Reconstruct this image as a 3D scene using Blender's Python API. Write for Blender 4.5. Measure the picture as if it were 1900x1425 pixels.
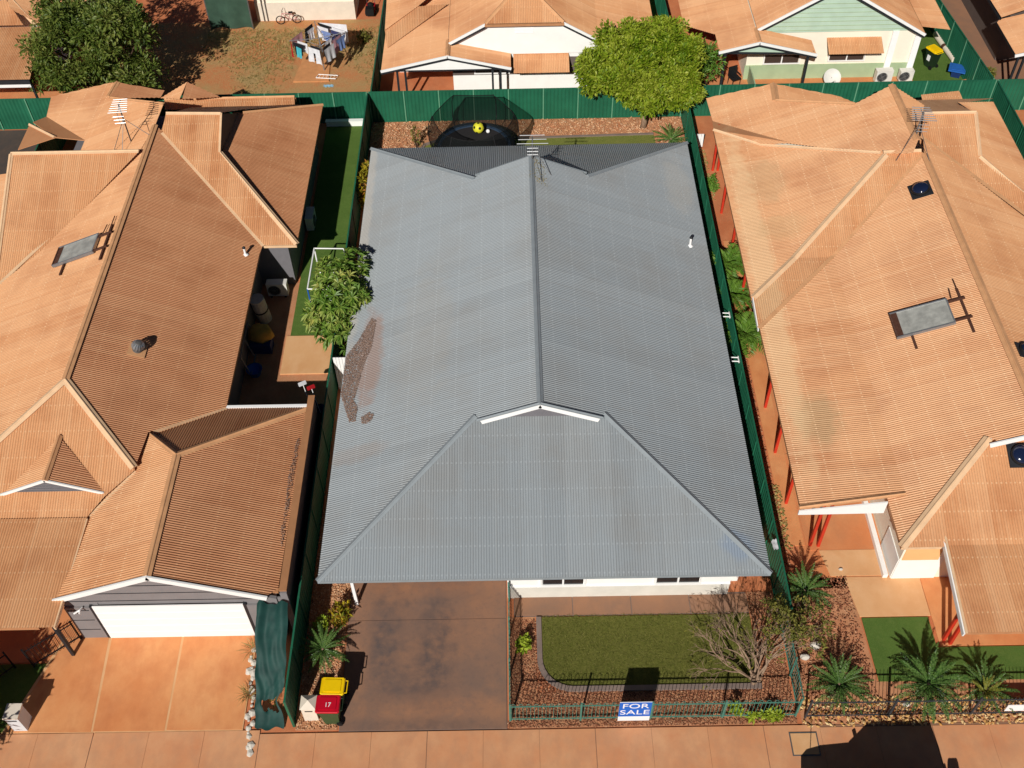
import bpy, bmesh, math, random
from mathutils import Vector, Matrix
for o in list(bpy.data.objects): bpy.data.objects.remove(o)
SC = bpy.context.scene; COL = SC.collection
rad = math.radians; RND = random.Random(7)

# ------------------------------------------------------------------ camera
FPX = 1972.267; PITCH, YAW, ROLL = rad(49.071), rad(-0.4346), rad(-1.3674); CAMZ = 32.0
_f = Vector((math.sin(YAW)*math.cos(PITCH), math.cos(YAW)*math.cos(PITCH), -math.sin(PITCH)))
_r0 = Vector((math.cos(YAW), -math.sin(YAW), 0)); _u0 = _r0.cross(_f)
_r = _r0*math.cos(ROLL) + _u0*math.sin(ROLL); _u = -_r0*math.sin(ROLL) + _u0*math.cos(ROLL)
cd = bpy.data.cameras.new('camera'); cam = bpy.data.objects.new('camera', cd); COL.objects.link(cam)
cd.sensor_width = 36; cd.lens = FPX/1900*36; cd.clip_end = 2000
cam.matrix_world = Matrix(((_r.x, _u.x, -_f.x, 0), (_r.y, _u.y, -_f.y, 0), (_r.z, _u.z, -_f.z, CAMZ), (0, 0, 0, 1)))
SC.camera = cam
# ------------------------------------------------------------------ sky, sun, exposure
SH = Vector((0.375, 1.33))            # shadow offset of a point one metre above the ground
SUN_EL = math.atan(1/SH.length); SUN_AZ = math.atan2(-SH.x, -SH.y)
w = bpy.data.worlds.new('World'); SC.world = w; w.use_nodes = True
nt = w.node_tree; sky = nt.nodes.new('ShaderNodeTexSky'); sky.sky_type = 'NISHITA'; sky.sun_disc = False
sky.sun_elevation = SUN_EL; sky.sun_rotation = SUN_AZ; sky.altitude = 600; sky.air_density = 0.4; sky.dust_density = 0.15
bg = nt.nodes['Background']; nt.links.new(sky.outputs[0], bg.inputs[0]); bg.inputs[1].default_value = 0.05
sl = bpy.data.lights.new('sun', 'SUN'); sl.energy = 5.0; sl.angle = rad(0.5); sl.color = (1, 0.955, 0.89)
so = bpy.data.objects.new('sun', sl); COL.objects.link(so)
so.rotation_euler = Vector((SH.x, SH.y, -1)).to_track_quat('-Z', 'Y').to_euler(); so.location = (-10, -40, 40)
vs = SC.view_settings; vs.view_transform = 'Standard'; vs.look = 'None'; vs.gamma = 1; vs.exposure = -0.25; vs.use_curve_mapping = False

def G(px, py, z=0.0):
    """point at height z that the photograph shows at pixel (px, py) of 1900 x 1425"""
    d = _f*FPX + _r*(px-950) - _u*(py-712.5)
    t = (z-CAMZ)/d.z
    return Vector((d.x*t, d.y*t, z))

# ------------------------------------------------------------------ materials
MATS = {}
def srgb(r, g, b):
    f = lambda c: c/12.92 if c <= .04045 else ((c+.055)/1.055)**2.4
    return (f(r/255), f(g/255), f(b/255), 1)
class NT:
    def __init__(s, name):
        s.m = bpy.data.materials.new(name); s.m.use_nodes = True; s.t = s.m.node_tree
        s.b = s.t.nodes['Principled BSDF']; s.out = s.t.nodes['Material Output']; MATS[name] = s.m
        s._pos = None
    def n(s, typ, **kw):
        x = s.t.nodes.new('ShaderNode'+typ)
        for k, v in kw.items(): setattr(x, k, v)
        return x
    def l(s, a, b): s.t.links.new(a, b)
    def put(s, sock, v):
        if isinstance(v, bpy.types.NodeSocket): s.l(v, sock)
        else: sock.default_value = v
    def pos(s):
        if s._pos is None: s._pos = s.n('NewGeometry')
        return s._pos.outputs['Position']
    def math(s, op, a, b=0.0, c=0.0, clamp=False):
        x = s.n('Math', operation=op); x.use_clamp = clamp
        for i, v in enumerate((a, b, c)): s.put(x.inputs[i], v)
        return x.outputs[0]
    def mapr(s, v, a, b, c=0.0, d=1.0):
        x = s.n('MapRange'); x.clamp = True
        for i, q in enumerate((v, a, b, c, d)): s.put(x.inputs[i], q)
        return x.outputs[0]
    def noise(s, scale, detail=4, rough=.55, vec=None, stretch=None):
        x = s.n('TexNoise'); v = vec or s.pos()
        if stretch:
            mp = s.n('Mapping'); s.l(v, mp.inputs[0]); mp.inputs['Scale'].default_value = stretch; v = mp.outputs[0]
        s.l(v, x.inputs['Vector']); x.inputs['Scale'].default_value = scale
        x.inputs['Detail'].default_value = detail; x.inputs['Roughness'].default_value = rough
        return x.outputs[0]
    def mix(s, fac, a, b, typ='MIX'):
        x = s.n('Mix', data_type='RGBA', blend_type=typ)
        s.put(x.inputs[0], fac); s.put(x.inputs[6], a); s.put(x.inputs[7], b)
        return x.outputs[2]
    def bump(s, h, strength, dist=.02):
        x = s.n('Bump'); x.inputs['Strength'].default_value = strength; x.inputs['Distance'].default_value = dist
        s.l(h, x.inputs['Height']); s.l(x.outputs[0], s.b.inputs['Normal'])
    def done(s, col, rough=.7, metal=0.0, spec=.3):
        s.put(s.b.inputs['Base Color'], col); s.put(s.b.inputs['Roughness'], rough)
        s.b.inputs['Metallic'].default_value = metal; s.b.inputs['Specular IOR Level'].default_value = spec
        return s.m
    def blob(s, x, y, rx, ry, soft=.5, wob=.6):
        """0..1 mask of a stain with an uneven edge around world (x, y)"""
        sep = s.n('SeparateXYZ'); s.l(s.pos(), sep.inputs[0])
        a = s.math('DIVIDE', s.math('SUBTRACT', sep.outputs[0], x), rx)
        b = s.math('DIVIDE', s.math('SUBTRACT', sep.outputs[1], y), ry)
        d = s.math('SQRT', s.math('ADD', s.math('MULTIPLY', a, a), s.math('MULTIPLY', b, b)))
        d = s.math('ADD', d, s.math('MULTIPLY', s.math('SUBTRACT', s.noise(2.2, 3), .5), wob*2))
        return s.mapr(d, 1+soft*.5, 1-soft*.5)

def simple(name, col, rough=.6, var=.12, scale=4, metal=0.0, spec=.3, bump=0, bscale=30, col2=None):
    k = NT(name); c = srgb(*col)
    c2 = srgb(*col2) if col2 else tuple(v*(1-var*2.2) for v in c[:3])+(1,)
    f = k.mapr(k.noise(scale, 5), .3, .72)
    o = k.mix(f, c, c2)
    if bump: k.bump(k.noise(bscale, 3), bump)
    return k.done(o, rough, metal, spec)
def islands(name, cols, rough=.8, spec=.2, trans=0.0, scale=0.0):
    """colour chosen per loose piece (chips, leaves)"""
    k = NT(name); g = k.n('NewGeometry'); r = k.n('ValToRGB'); e = r.color_ramp.elements
    while len(e) < len(cols): e.new(.5)
    for i, c in enumerate(cols): e[i].position = i/max(1, len(cols)-1); e[i].color = srgb(*c)
    v = g.outputs['Random Per Island']
    if scale:
        v = k.math('ADD', k.math('MULTIPLY', v, .55), k.mapr(k.noise(scale, 2), .3, .7, 0, .45))
    k.l(v, r.inputs[0])
    k.done(r.outputs[0], rough, 0, spec)
    if trans:
        t = k.n('BsdfTranslucent'); k.l(r.outputs[0], t.inputs[0]); mx = k.n('MixShader'); mx.inputs[0].default_value = trans
        k.l(k.b.outputs[0], mx.inputs[1]); k.l(t.outputs[0], mx.inputs[2]); k.l(mx.outputs[0], k.out.inputs[0])
    return k.m
def roofmat(name, base, dirt, pale, screw=.5, blobs=(), rough=.55, dirtamt=(.45, .75), streak=.5):
    k = NT(name); uv = k.n('UVMap').outputs[0]; sp = k.n('SeparateXYZ'); k.l(uv, sp.inputs[0]); u, v = sp.outputs[0], sp.outputs[1]
    b, d, p = srgb(*base), srgb(*dirt), srgb(*pale)
    c = k.mix(k.mapr(k.noise(.42, 5, .6), *dirtamt), b, d)
    st = k.noise(1.0, 5, .65, uv, (5.5, .16, 1))
    c = k.mix(k.math('MULTIPLY', k.mapr(st, .5, .8), streak), c, p)
    st2 = k.noise(1.0, 5, .65, uv, (9.0, .25, 1))
    c = k.mix(k.math('MULTIPLY', k.mapr(st2, .55, .85), streak*.8), c, d)
    c = k.mix(k.math('MULTIPLY', k.mapr(k.noise(9, 4), .45, .8), .25), c, d)
    # sheet laps: each 0.762 m wide sheet weathers a touch differently
    sheet = k.math('FLOOR', k.math('DIVIDE', u, .762)); wn = k.n('TexWhiteNoise', noise_dimensions='1D'); k.l(sheet, wn.inputs['W'])
    c = k.mix(k.math('MULTIPLY', wn.outputs[0], .2), c, p)
    lap = k.math('LESS_THAN', k.math('FRACT', k.math('DIVIDE', u, .762)), .02)
    c = k.mix(k.math('MULTIPLY', lap, .45), c, d)
    for bl in blobs:
        (x, y, rx, ry, colr, amt) = bl
        c = k.mix(k.math('MULTIPLY', k.blob(x, y, rx, ry), amt), c, srgb(*colr))
    # screw heads along the battens
    fv = k.math('ABSOLUTE', k.math('SUBTRACT', k.math('FRACT', k.math('DIVIDE', v, .92)), .5))
    fu = k.math('ABSOLUTE', k.math('SUBTRACT', k.math('FRACT', k.math('DIVIDE', u, .152)), .5))
    m = k.math('MULTIPLY', k.math('LESS_THAN', fv, .03), k.math('LESS_THAN', fu, .19))
    c = k.mix(k.math('MULTIPLY', m, screw), c, p)
    return k.done(c, rough, 0, .35)
def stained(name, base, cols, rough=.85, sc=(.5, 1.3), amt=(.6, .6), bump=.25, spots=.3, along=1.0):
    k = NT(name); c = srgb(*base)
    for i, q in enumerate(cols):
        c = k.mix(k.math('MULTIPLY', k.mapr(k.noise(sc[i % len(sc)]*(1+.37*i), 6, .62, stretch=(1+.3*i, along, 1)), .42, .72), amt[i % len(amt)]), c, srgb(*q))
    c = k.mix(k.math('MULTIPLY', k.mapr(k.noise(28, 3), .5, .75), spots), c, srgb(*cols[0]))
    k.bump(k.noise(60, 3), bump, .01)
    return k.done(c, rough, 0, .25)

TAN = dict(base=(217, 160, 113), dirt=(184, 122, 80), pale=(238, 197, 153))
roofmat('roof_tan_a', **TAN, screw=.45)
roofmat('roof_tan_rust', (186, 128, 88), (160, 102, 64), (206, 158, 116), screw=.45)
roofmat('roof_tan_b', **TAN, screw=.55, blobs=[(10.9, 36.6, .8, 1.3, (188, 156, 116), .4), (10.6, 23.6, .75, 1.1, (170, 146, 106), .5), (9.9, 31.0, .5, 9, (224, 190, 146), .55), (11.0, 33.6, .9, .7, (196, 160, 116), .4)])
roofmat('roof_tan_far', **TAN, screw=.35)
roofmat('roof_grey', (143, 150, 154), (138, 138, 136), (172, 179, 182), screw=.42, dirtamt=(.45, .85), streak=.3,
        blobs=[(-5.45, 26.6, .45, 2.4, (150, 108, 84), .5), (-3.4, 27, 1.0, 3.2, (156, 150, 140), .22), (7.1, 36.4, .6, 1.7, (166, 164, 158), .4), (-5.6, 22.2, 1.2, .35, (146, 124, 108), .25), (7.0, 18.3, .5, .5, (118, 142, 172), .35),
               (-6.35, 34, .28, 7, (176, 170, 160), .5)])
simple('flash_grey', (146, 154, 158), .5, .06)
simple('flash_tan', (226, 170, 122), .6, .1, 3)
simple('flash_tan_pale', (240, 200, 158), .6, .08, 3)
simple('gutter_tan', (196, 140, 98), .6, .1)
simple('white_trim', (246, 246, 243), .5, .02)
simple('white_wall', (250, 249, 244), .8, .03, 2)
simple('stain_wall', (226, 222, 210), .8, .06, 2)
simple('cream_wall', (250, 240, 220), .8, .03, 2)
simple('white_paint', (250, 250, 248), .5, .02)
simple('green_board', (188, 212, 192), .7, .05, 2)
simple('green_plinth', (170, 190, 152), .8, .06, 2)
simple('orange_band', (242, 190, 130), .8, .04, 2)
simple('grey_board', (136, 132, 132), .7, .06, 2)
simple('brown_wall', (110, 98, 92), .8, .08, 2)
simple('wall_cap', (180, 128, 88), .7, .08, 3)
simple('dark_metal', (32, 33, 35), .5, .1)
simple('dark_trim', (44, 46, 50), .55, .1)
simple('black_rubber', (22, 22, 23), .8, .1)
simple('steel', (172, 174, 176), .35, .06, metal=.6)
simple('galv', (120, 118, 116), .5, .12, 8, metal=.4)
simple('rust_brown', (96, 62, 48), .8, .2, 9)
simple('red_paint', (206, 58, 36), .55, .08)
simple('fence_green', (38, 108, 80), .5, .14, 1.2)
simple('fence_green_pale', (104, 160, 128), .55, .08)
simple('fence_teal', (80, 134, 118), .5, .1, 5)
simple('fence_grey', (64, 66, 70), .5, .1)
simple('gable_grey', (120, 118, 122), .7, .06)
k = NT('glass'); k.done(srgb(26, 30, 34), .12, 0, .6)
simple('screen_brown', (74, 58, 50), .6, .1, 12)
k = NT('skylight'); k.done(srgb(24, 34, 60), .15, 0, .6)
k = NT('collector'); c = k.mix(k.mapr(k.noise(3, 5), .35, .7), srgb(150, 150, 144), srgb(186, 186, 178)); k.done(c, .35, 0, .5)
# ground
stained('soil', (204, 124, 82), [(186, 100, 60), (218, 148, 104), (170, 110, 78)], sc=(.35, .9), bump=.6, spots=.5)
stained('path_concrete', (216, 152, 108), [(204, 130, 88), (228, 180, 136), (192, 142, 108)], sc=(.8, .35), bump=.15, spots=.15)
stained('drive_orange', (222, 150, 96), [(208, 124, 72), (232, 176, 122), (194, 116, 72)], sc=(.5, .3), bump=.15, spots=.15)
stained('patio_orange', (216, 142, 92), [(222, 162, 112), (200, 116, 68), (190, 128, 88)], sc=(.6, .35), bump=.15, spots=.2)
stained('slab_pale', (222, 172, 122), [(208, 150, 100), (230, 186, 140)], sc=(.6, 1.1), bump=.15, spots=.15)
k = NT('drive_dark'); c = srgb(144, 110, 90)
c = k.mix(k.math('MULTIPLY', k.mapr(k.noise(.45, 5, .55), .42, .7), .55), c, srgb(112, 98, 92))
c = k.mix(k.math('MULTIPLY', k.mapr(k.noise(.6, 6, .6, stretch=(1, .8, 1)), .5, .72), .6), c, srgb(172, 124, 92))
for (x, y, rx, ry, q, am) in ((-4.5, 16.4, .42, 1.7, (84, 80, 82), .75), (-2.85, 16.0, .5, 2.1, (80, 76, 78), .75), (-4.4, 20.2, .9, 1.5, (78, 74, 76), .7), (-2.6, 19.4, 1.1, 1.0, (92, 84, 82), .6), (-3.6, 18.6, 2.6, .3, (176, 124, 90), .5), (-2.9, 14.2, 1.7, .5, (178, 126, 92), .55), (-3.4, 13.7, 2.4, .22, (96, 84, 80), .5), (-1.2, 17.2, .4, 1.6, (168, 122, 92), .4), (-5.4, 15.6, .3, 2.4, (166, 122, 94), .4), (-3.7, 15.0, .5, .5, (76, 74, 78), .5)):
    c = k.mix(k.math('MULTIPLY', k.math('MULTIPLY', k.blob(x, y, rx*1.15, ry, 1.1, .9), k.mapr(k.noise(2.6, 6, .7), .3, .62)), am), c, srgb(*q))
c = k.mix(k.math('MULTIPLY', k.mapr(k.noise(7, 5, .7), .5, .8), .35), c, srgb(92, 84, 82)); k.bump(k.noise(60, 3), .2, .01); k.done(c, .85, 0, .25)
stained('path_brown', (150, 112, 88), [(120, 100, 88), (170, 122, 90)], sc=(.8, .5), bump=.2, spots=.2)
stained('kerb_concrete', (132, 116, 108), [(112, 98, 92), (150, 130, 118)], bump=.3)
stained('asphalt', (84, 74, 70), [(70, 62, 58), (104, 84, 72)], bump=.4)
stained('yard_bare', (196, 134, 96), [(212, 162, 122), (176, 104, 68), (160, 126, 92)], sc=(.5, 1.2), bump=.7, spots=.6)
k = NT('dry_grass'); m = k.mapr(k.noise(.55, 6, .65), .42, .62)
c = k.mix(m, srgb(204, 122, 78), srgb(176, 146, 98)); c = k.mix(k.mapr(k.noise(22, 4, .7), .4, .7), c, srgb(196, 164, 112)); c = k.mix(k.math('MULTIPLY', k.mapr(k.noise(40, 3), .58, .72), .5), c, srgb(112, 98, 58))
k.bump(k.noise(45, 4), .8, .04); k.done(c, .9, 0, .1)
def turf(name, a, b, cc):
    k = NT(name); c = k.mix(k.mapr(k.noise(1.1, 6, .65), .35, .7), srgb(*a), srgb(*b)); c = k.mix(k.math('MULTIPLY', k.mapr(k.noise(3.3, 5, .7), .5, .75), .55), c, srgb(*cc)); c = k.mix(k.mapr(k.noise(55, 3, .7), .42, .7), c, srgb(*cc))
    c = k.mix(k.math('MULTIPLY', k.mapr(k.noise(14, 3), .5, .8), .4), c, srgb(*a)); k.bump(k.noise(120, 2), .7, .02); return k.done(c, .9, 0, .1)
turf('turf', (90, 94, 38), (104, 106, 46), (126, 122, 66))
turf('turf_green', (74, 104, 42), (90, 120, 52), (108, 128, 66))
turf('turf_dry', (118, 124, 58), (104, 118, 50), (140, 138, 78))
islands('mulch', [(98, 54, 38), (150, 94, 66), (186, 130, 96), (120, 68, 48), (206, 158, 122)], .9)
islands('litter', [(124, 104, 96), (150, 128, 116), (112, 88, 76), (166, 144, 130), (138, 104, 84)], .9)
islands('bark_chip', [(198, 138, 98), (222, 174, 130), (172, 110, 74), (232, 194, 156), (140, 86, 58)], .9)
islands('dry_leaf', [(214, 172, 110), (196, 138, 70), (232, 204, 150), (160, 104, 60)], .8)
islands('leaf_dark', [(50, 72, 22), (78, 100, 34), (104, 122, 48), (132, 142, 66), (152, 152, 80)], .5, .35, .3, .6)
islands('leaf_bright', [(84, 116, 16), (118, 146, 26), (150, 168, 42), (180, 188, 70), (100, 130, 18)], .5, .35, .35, .8)
islands('leaf_frangi', [(60, 96, 26), (92, 128, 42), (122, 150, 58), (156, 170, 84), (190, 184, 96)], .45, .4, .25, .9)
islands('leaf_palm', [(62, 98, 28), (88, 128, 40), (116, 150, 58), (70, 108, 34)], .5, .35, .2, .9)
islands('leaf_cycad', [(48, 78, 30), (70, 104, 42), (106, 136, 68), (58, 90, 34)], .42, .4, .15, 1.0)
islands('leaf_cycad_yellow', [(120, 128, 46), (150, 148, 60), (96, 112, 40)], .45, .4, .2)
islands('leaf_yellow', [(150, 140, 30), (186, 164, 40), (110, 120, 30), (170, 110, 40)], .5, .3, .25)
islands('leaf_lime', [(150, 170, 40), (176, 190, 66), (110, 140, 30)], .5, .3, .25)
islands('leaf_sparse', [(104, 108, 44), (130, 126, 52), (86, 92, 36), (150, 140, 64)], .6, .3, .2)
islands('lawn_blade', [(84, 92, 34), (104, 112, 44), (124, 124, 58), (94, 100, 40), (140, 132, 76)], .8)
islands('straw', [(176, 152, 96), (150, 134, 78), (120, 116, 60), (196, 172, 120)], .9)
simple('bark', (112, 88, 70), .9, .2, 8, bump=.6)
simple('bark_pale', (164, 136, 112), .85, .2, 9, bump=.5)
simple('stone_white', (224, 216, 202), .8, .12, 6, bump=.4)
simple('pillar_cream', (232, 220, 202), .8, .05, 3)
simple('pillar_white', (214, 216, 218), .8, .05, 3)
# bins, toys and the rest
simple('bin_green', (62, 84, 52), .5, .08, 5); simple('bin_dark', (34, 52, 34), .5, .1, 5)
simple('lid_yellow', (248, 205, 6), .45, .04, 6); simple('lid_red', (200, 14, 40), .45, .06, 6)
simple('blue_plastic', (44, 104, 186), .5, .1, 6); simple('blue_dark', (28, 52, 104), .6, .1)
simple('sign_blue', (22, 104, 206), .5, .06); simple('sign_white', (244, 244, 244), .5, .02)
simple('trampoline_mat', (44, 42, 44), .8, .15, 20); simple('pad_blue', (46, 66, 88), .6, .25, 5)
k = NT('net'); k.done(srgb(20, 24, 24), .8, 0, .1)
t = k.n('BsdfTransparent'); mx = k.n('MixShader'); mx.inputs[0].default_value = .6; k.l(t.outputs[0], mx.inputs[1]); k.l(k.b.outputs[0], mx.inputs[2]); k.l(mx.outputs[0], k.out.inputs[0])
simple('ball_yellow', (226, 222, 60), .5, .04); simple('ball_black', (24, 24, 22), .6, .04)
simple('tarp', (18, 54, 50), .62, .15, 2.2, col2=(36, 74, 68), spec=.25)
simple('shade_cloth', (64, 92, 76), .8, .15, 2)
simple('beige_cover', (196, 158, 72), .8, .15, 5)
simple('ac_white', (226, 224, 216), .5, .04, 5)
simple('pink_paint', (206, 140, 140), .5, .1, 8)
simple('sand_slab', (214, 150, 98), .85, .1, 3)
for nm, cc in dict(cloth_white=(236, 236, 240), cloth_black=(28, 28, 32), cloth_navy=(60, 66, 110), cloth_blue=(128, 152, 206), cloth_sky=(150, 196, 220), cloth_pink=(214, 160, 168), cloth_mint=(176, 206, 170), cloth_red=(178, 20, 30), cloth_aqua=(80, 186, 200)).items(): simple(nm, cc, .9, .1, 6)
simple('car_paint', (60, 62, 66), .3, .05, spec=.6)
# ------------------------------------------------------------------ mesh helpers
UP = Vector((0, 0, 1))
class MB:
    def __init__(s): s.v = []; s.f = []; s.uv = None
    def add(s, vs, fs):
        b = len(s.v); s.v += [tuple(p) for p in vs]; s.f += [tuple(i+b for i in q) for q in fs]; return s
    def box(s, c, size, rz=0.0, taper=1.0):
        cx, cy, cz = c; hx, hy, hz = size[0]/2, size[1]/2, size[2]/2; cr, sr = math.cos(rz), math.sin(rz); vs = []
        for z in (-1, 1):
            t = taper if z < 0 else 1.0
            for x, y in ((-1, -1), (1, -1), (1, 1), (-1, 1)):
                X, Y = x*hx*t, y*hy*t; vs.append((cx+X*cr-Y*sr, cy+X*sr+Y*cr, cz+z*hz))
        return s.add(vs, [(3, 2, 1, 0), (4, 5, 6, 7), (0, 1, 5, 4), (1, 2, 6, 5), (2, 3, 7, 6), (3, 0, 4, 7)])
    def beam(s, p0, p1, wd, ht, up=UP, drop=0.0, side=0.0):
        """rectangular bar from p0 to p1"""
        p0, p1 = Vector(p0), Vector(p1); d = (p1-p0).normalized()
        a = d.cross(up)
        if a.length < 1e-4: a = d.cross(Vector((0, 1, 0)))
        a.normalize(); b = a.cross(d).normalized(); o = b*(-drop)+a*side; vs = []
        for p in (p0, p1):
            for x, y in ((-1, -1), (1, -1), (1, 1), (-1, 1)): vs.append(p+o+a*(x*wd/2)+b*(y*ht/2))
        return s.add(vs, [(3, 2, 1, 0), (4, 5, 6, 7), (0, 1, 5, 4), (1, 2, 6, 5), (2, 3, 7, 6), (3, 0, 4, 7)])
    def tube(s, pts, r, n=8, r1=None, cap=True):
        pts = [Vector(p) for p in pts]; k = len(pts); rs = [r]*k if r1 is None else [r+(r1-r)*i/(k-1) for i in range(k)]
        if isinstance(r, (list, tuple)): rs = list(r)
        b = len(s.v); prev = None
        for i, p in enumerate(pts):
            d = (pts[min(i+1, k-1)]-pts[max(i-1, 0)]).normalized()
            a = d.cross(UP) if abs(d.z) < .95 else d.cross(Vector((0, 1, 0)))
            if prev is not None:
                a2 = prev-d*prev.dot(d)
                if a2.length > 1e-4: a = a2
            a.normalize(); prev = a; c = d.cross(a)
            for j in range(n):
                t = 2*math.pi*j/n; s.v.append(tuple(p+(a*math.cos(t)+c*math.sin(t))*rs[i]))
        for i in range(k-1):
            for j in range(n): s.f.append((b+i*n+j, b+i*n+(j+1) % n, b+(i+1)*n+(j+1) % n, b+(i+1)*n+j))
        if cap: s.f.append(tuple(b+j for j in range(n))[::-1]); s.f.append(tuple(b+(k-1)*n+j for j in range(n)))
        return s
    def prism(s, poly, z0, z1, top=True, bottom=False):
        n = len(poly); area = sum(poly[i][0]*poly[(i+1) % n][1]-poly[(i+1) % n][0]*poly[i][1] for i in range(n))
        if area < 0: poly = poly[::-1]
        vs = [(p[0], p[1], z0) for p in poly]+[(p[0], p[1], z1) for p in poly]
        fs = [(i, (i+1) % n, n+(i+1) % n, n+i) for i in range(n)]
        if top: fs.append(tuple(range(n, 2*n)))
        if bottom: fs.append(tuple(range(n))[::-1])
        return s.add(vs, fs)
    def slab3(s, pts, th):
        """flat polygon of 3d points given thickness along its normal"""
        pts = [Vector(p) for p in pts]; nn = (pts[1]-pts[0]).cross(pts[2]-pts[0]).normalized()
        n = len(pts); vs = pts+[p-nn*th for p in pts]
        return s.add(vs, [tuple(range(n)), tuple(range(n, 2*n))[::-1]]+[(i, n+i, n+(i+1) % n, (i+1) % n) for i in range(n)])
    def lathe(s, prof, c=(0, 0, 0), n=20):
        b = len(s.v); k = len(prof)
        for r, z in prof:
            for j in range(n): t = 2*math.pi*j/n; s.v.append((c[0]+r*math.cos(t), c[1]+r*math.sin(t), c[2]+z))
        for i in range(k-1):
            for j in range(n): s.f.append((b+i*n+j, b+i*n+(j+1) % n, b+(i+1)*n+(j+1) % n, b+(i+1)*n+j))
        s.f.append(tuple(b+(k-1)*n+j for j in range(n))); s.f.append(tuple(b+j for j in range(n))[::-1])
        return s
    def mesh(s, name, m, smooth=False):
        me = bpy.data.meshes.new(name); me.from_pydata(s.v, [], s.f); me.materials.append(MATS[m])
        if s.uv is not None:
            l = me.uv_layers.new(name='UVMap'); l.data.foreach_set('uv', s.uv)
        if smooth: me.polygons.foreach_set('use_smooth', [True]*len(me.polygons))
        me.update(); return me
    def build(s, name, m, parent=None, smooth=False, local=False):
        return link(s.mesh(name, m, smooth), name, parent, local)
BASE = {}
def link(me, name, parent=None, local=False, mw=None):
    o = bpy.data.objects.new(name, me); COL.objects.link(o)
    if mw is not None: o.matrix_basis = mw
    if parent is not None:
        o.parent = parent
        if not local: o.matrix_parent_inverse = BASE[parent.name].inverted()
    BASE[o.name] = (BASE[parent.name] if (parent is not None and local) else Matrix())@o.matrix_basis
    return o
def tag(o, label=None, cat=None, group=None, kind=None):
    for q, v in (('label', label), ('category', cat), ('group', group), ('kind', kind)):
        if v: o[q] = v
    return o
def thing(name, label, cat, loc=(0, 0, 0), rz=0.0, group=None):
    o = bpy.data.objects.new(name, None); COL.objects.link(o); o.empty_display_size = .3
    o.matrix_basis = Matrix.Translation(Vector(loc))@Matrix.Rotation(rz, 4, 'Z'); BASE[o.name] = o.matrix_basis.copy()
    return tag(o, label, cat, group)
def struct(name, mb, m, parent=None):
    o = mb.build(name, m, parent)
    if parent is None: o['kind'] = 'structure'
    return o
def sheet(name, poly, z, m, parent=None, th=.06, kind='structure'):
    mb = MB(); mb.prism([(p[0], p[1]) for p in poly], z-th, z); o = mb.build(name, m, parent)
    if parent is None: o['kind'] = kind
    return o
def bez(p0, p1, p2, n=8):
    p0, p1, p2 = Vector(p0), Vector(p1), Vector(p2)
    return [p0*(1-t)**2+p1*2*t*(1-t)+p2*t*t for t in [i/n for i in range(n+1)]]

# ------------------------------------------------------------------ corrugated roofs
DIRS = {'L': (1, 0), 'R': (-1, 0), 'F': (0, 1), 'B': (0, -1)}
class Plane:
    """roof plane rising in direction d from height z at offset off with slope t"""
    def __init__(s, d, off, t, z): s.D = Vector(DIRS[d]); s.off = off; s.t = t; s.z = z; s.S = Vector((s.D.y, -s.D.x))
    def h(s, x, y): return s.z+s.t*(s.D.x*x+s.D.y*y-s.off)
    def P(s, x, y, up=0.0): return Vector((x, y, s.h(x, y)+up))
    def px(s, a, b):
        d = _f*FPX+_r*(a-950)-_u*(b-712.5); n = Vector((-s.t*s.D.x, -s.t*s.D.y, 1)); k = s.z-s.t*s.off
        t = (k-n.z*CAMZ)/n.dot(d); return (d.x*t, d.y*t)
def facet(pl, poly, m, parent, pitch=.086, amp=.0125, seg=6, name='roof_sheet'):
    q = [(pl.S.x*x+pl.S.y*y, pl.D.x*x+pl.D.y*y) for x, y in poly]; k = math.sqrt(1+pl.t**2); n = len(q)
    nrm = Vector((-pl.t*pl.D.x, -pl.t*pl.D.y, 1))/k; step = pitch/seg
    u0, u1 = min(a for a, b in q), max(a for a, b in q)
    us = sorted(set([round(a, 5) for a, b in q]+[round(i*step, 5) for i in range(math.ceil(u0/step), math.floor(u1/step)+1)]))
    H = lambda u: amp*math.sin(2*math.pi*u/pitch)
    mb = MB(); uv = []
    def pt(u, w):
        return Vector((pl.S.x*u+pl.D.x*w, pl.S.y*u+pl.D.y*w, pl.z+pl.t*(w-pl.off)))+nrm*H(u)
    for a, b in zip(us[:-1], us[1:]):
        if b-a < 1e-5: continue
        mid = (a+b)/2; cr = []
        for i in range(n):
            (ua, wa), (ub, wb) = q[i], q[(i+1) % n]
            if (ua-mid)*(ub-mid) < 0:
                f = lambda u, ua=ua, wa=wa, ub=ub, wb=wb: wa+(wb-wa)*(u-ua)/(ub-ua)
                cr.append((f(mid), f))
        cr.sort(key=lambda e: e[0])
        for i in range(0, len(cr)-1, 2):
            f, g = cr[i][1], cr[i+1][1]
            c = [(a, f(a)), (b, f(b)), (b, g(b)), (a, g(a))]
            base = len(mb.v); mb.v += [tuple(pt(*e)) for e in c]; mb.f.append((base, base+1, base+2, base+3))
            for e in c: uv += [e[0], e[1]*k]
    mb.uv = uv
    return mb.build(name, m, parent)
def flat(pts, m, parent, name, th=.03): return MB().slab3(pts, th).build(name, m, parent)
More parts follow.
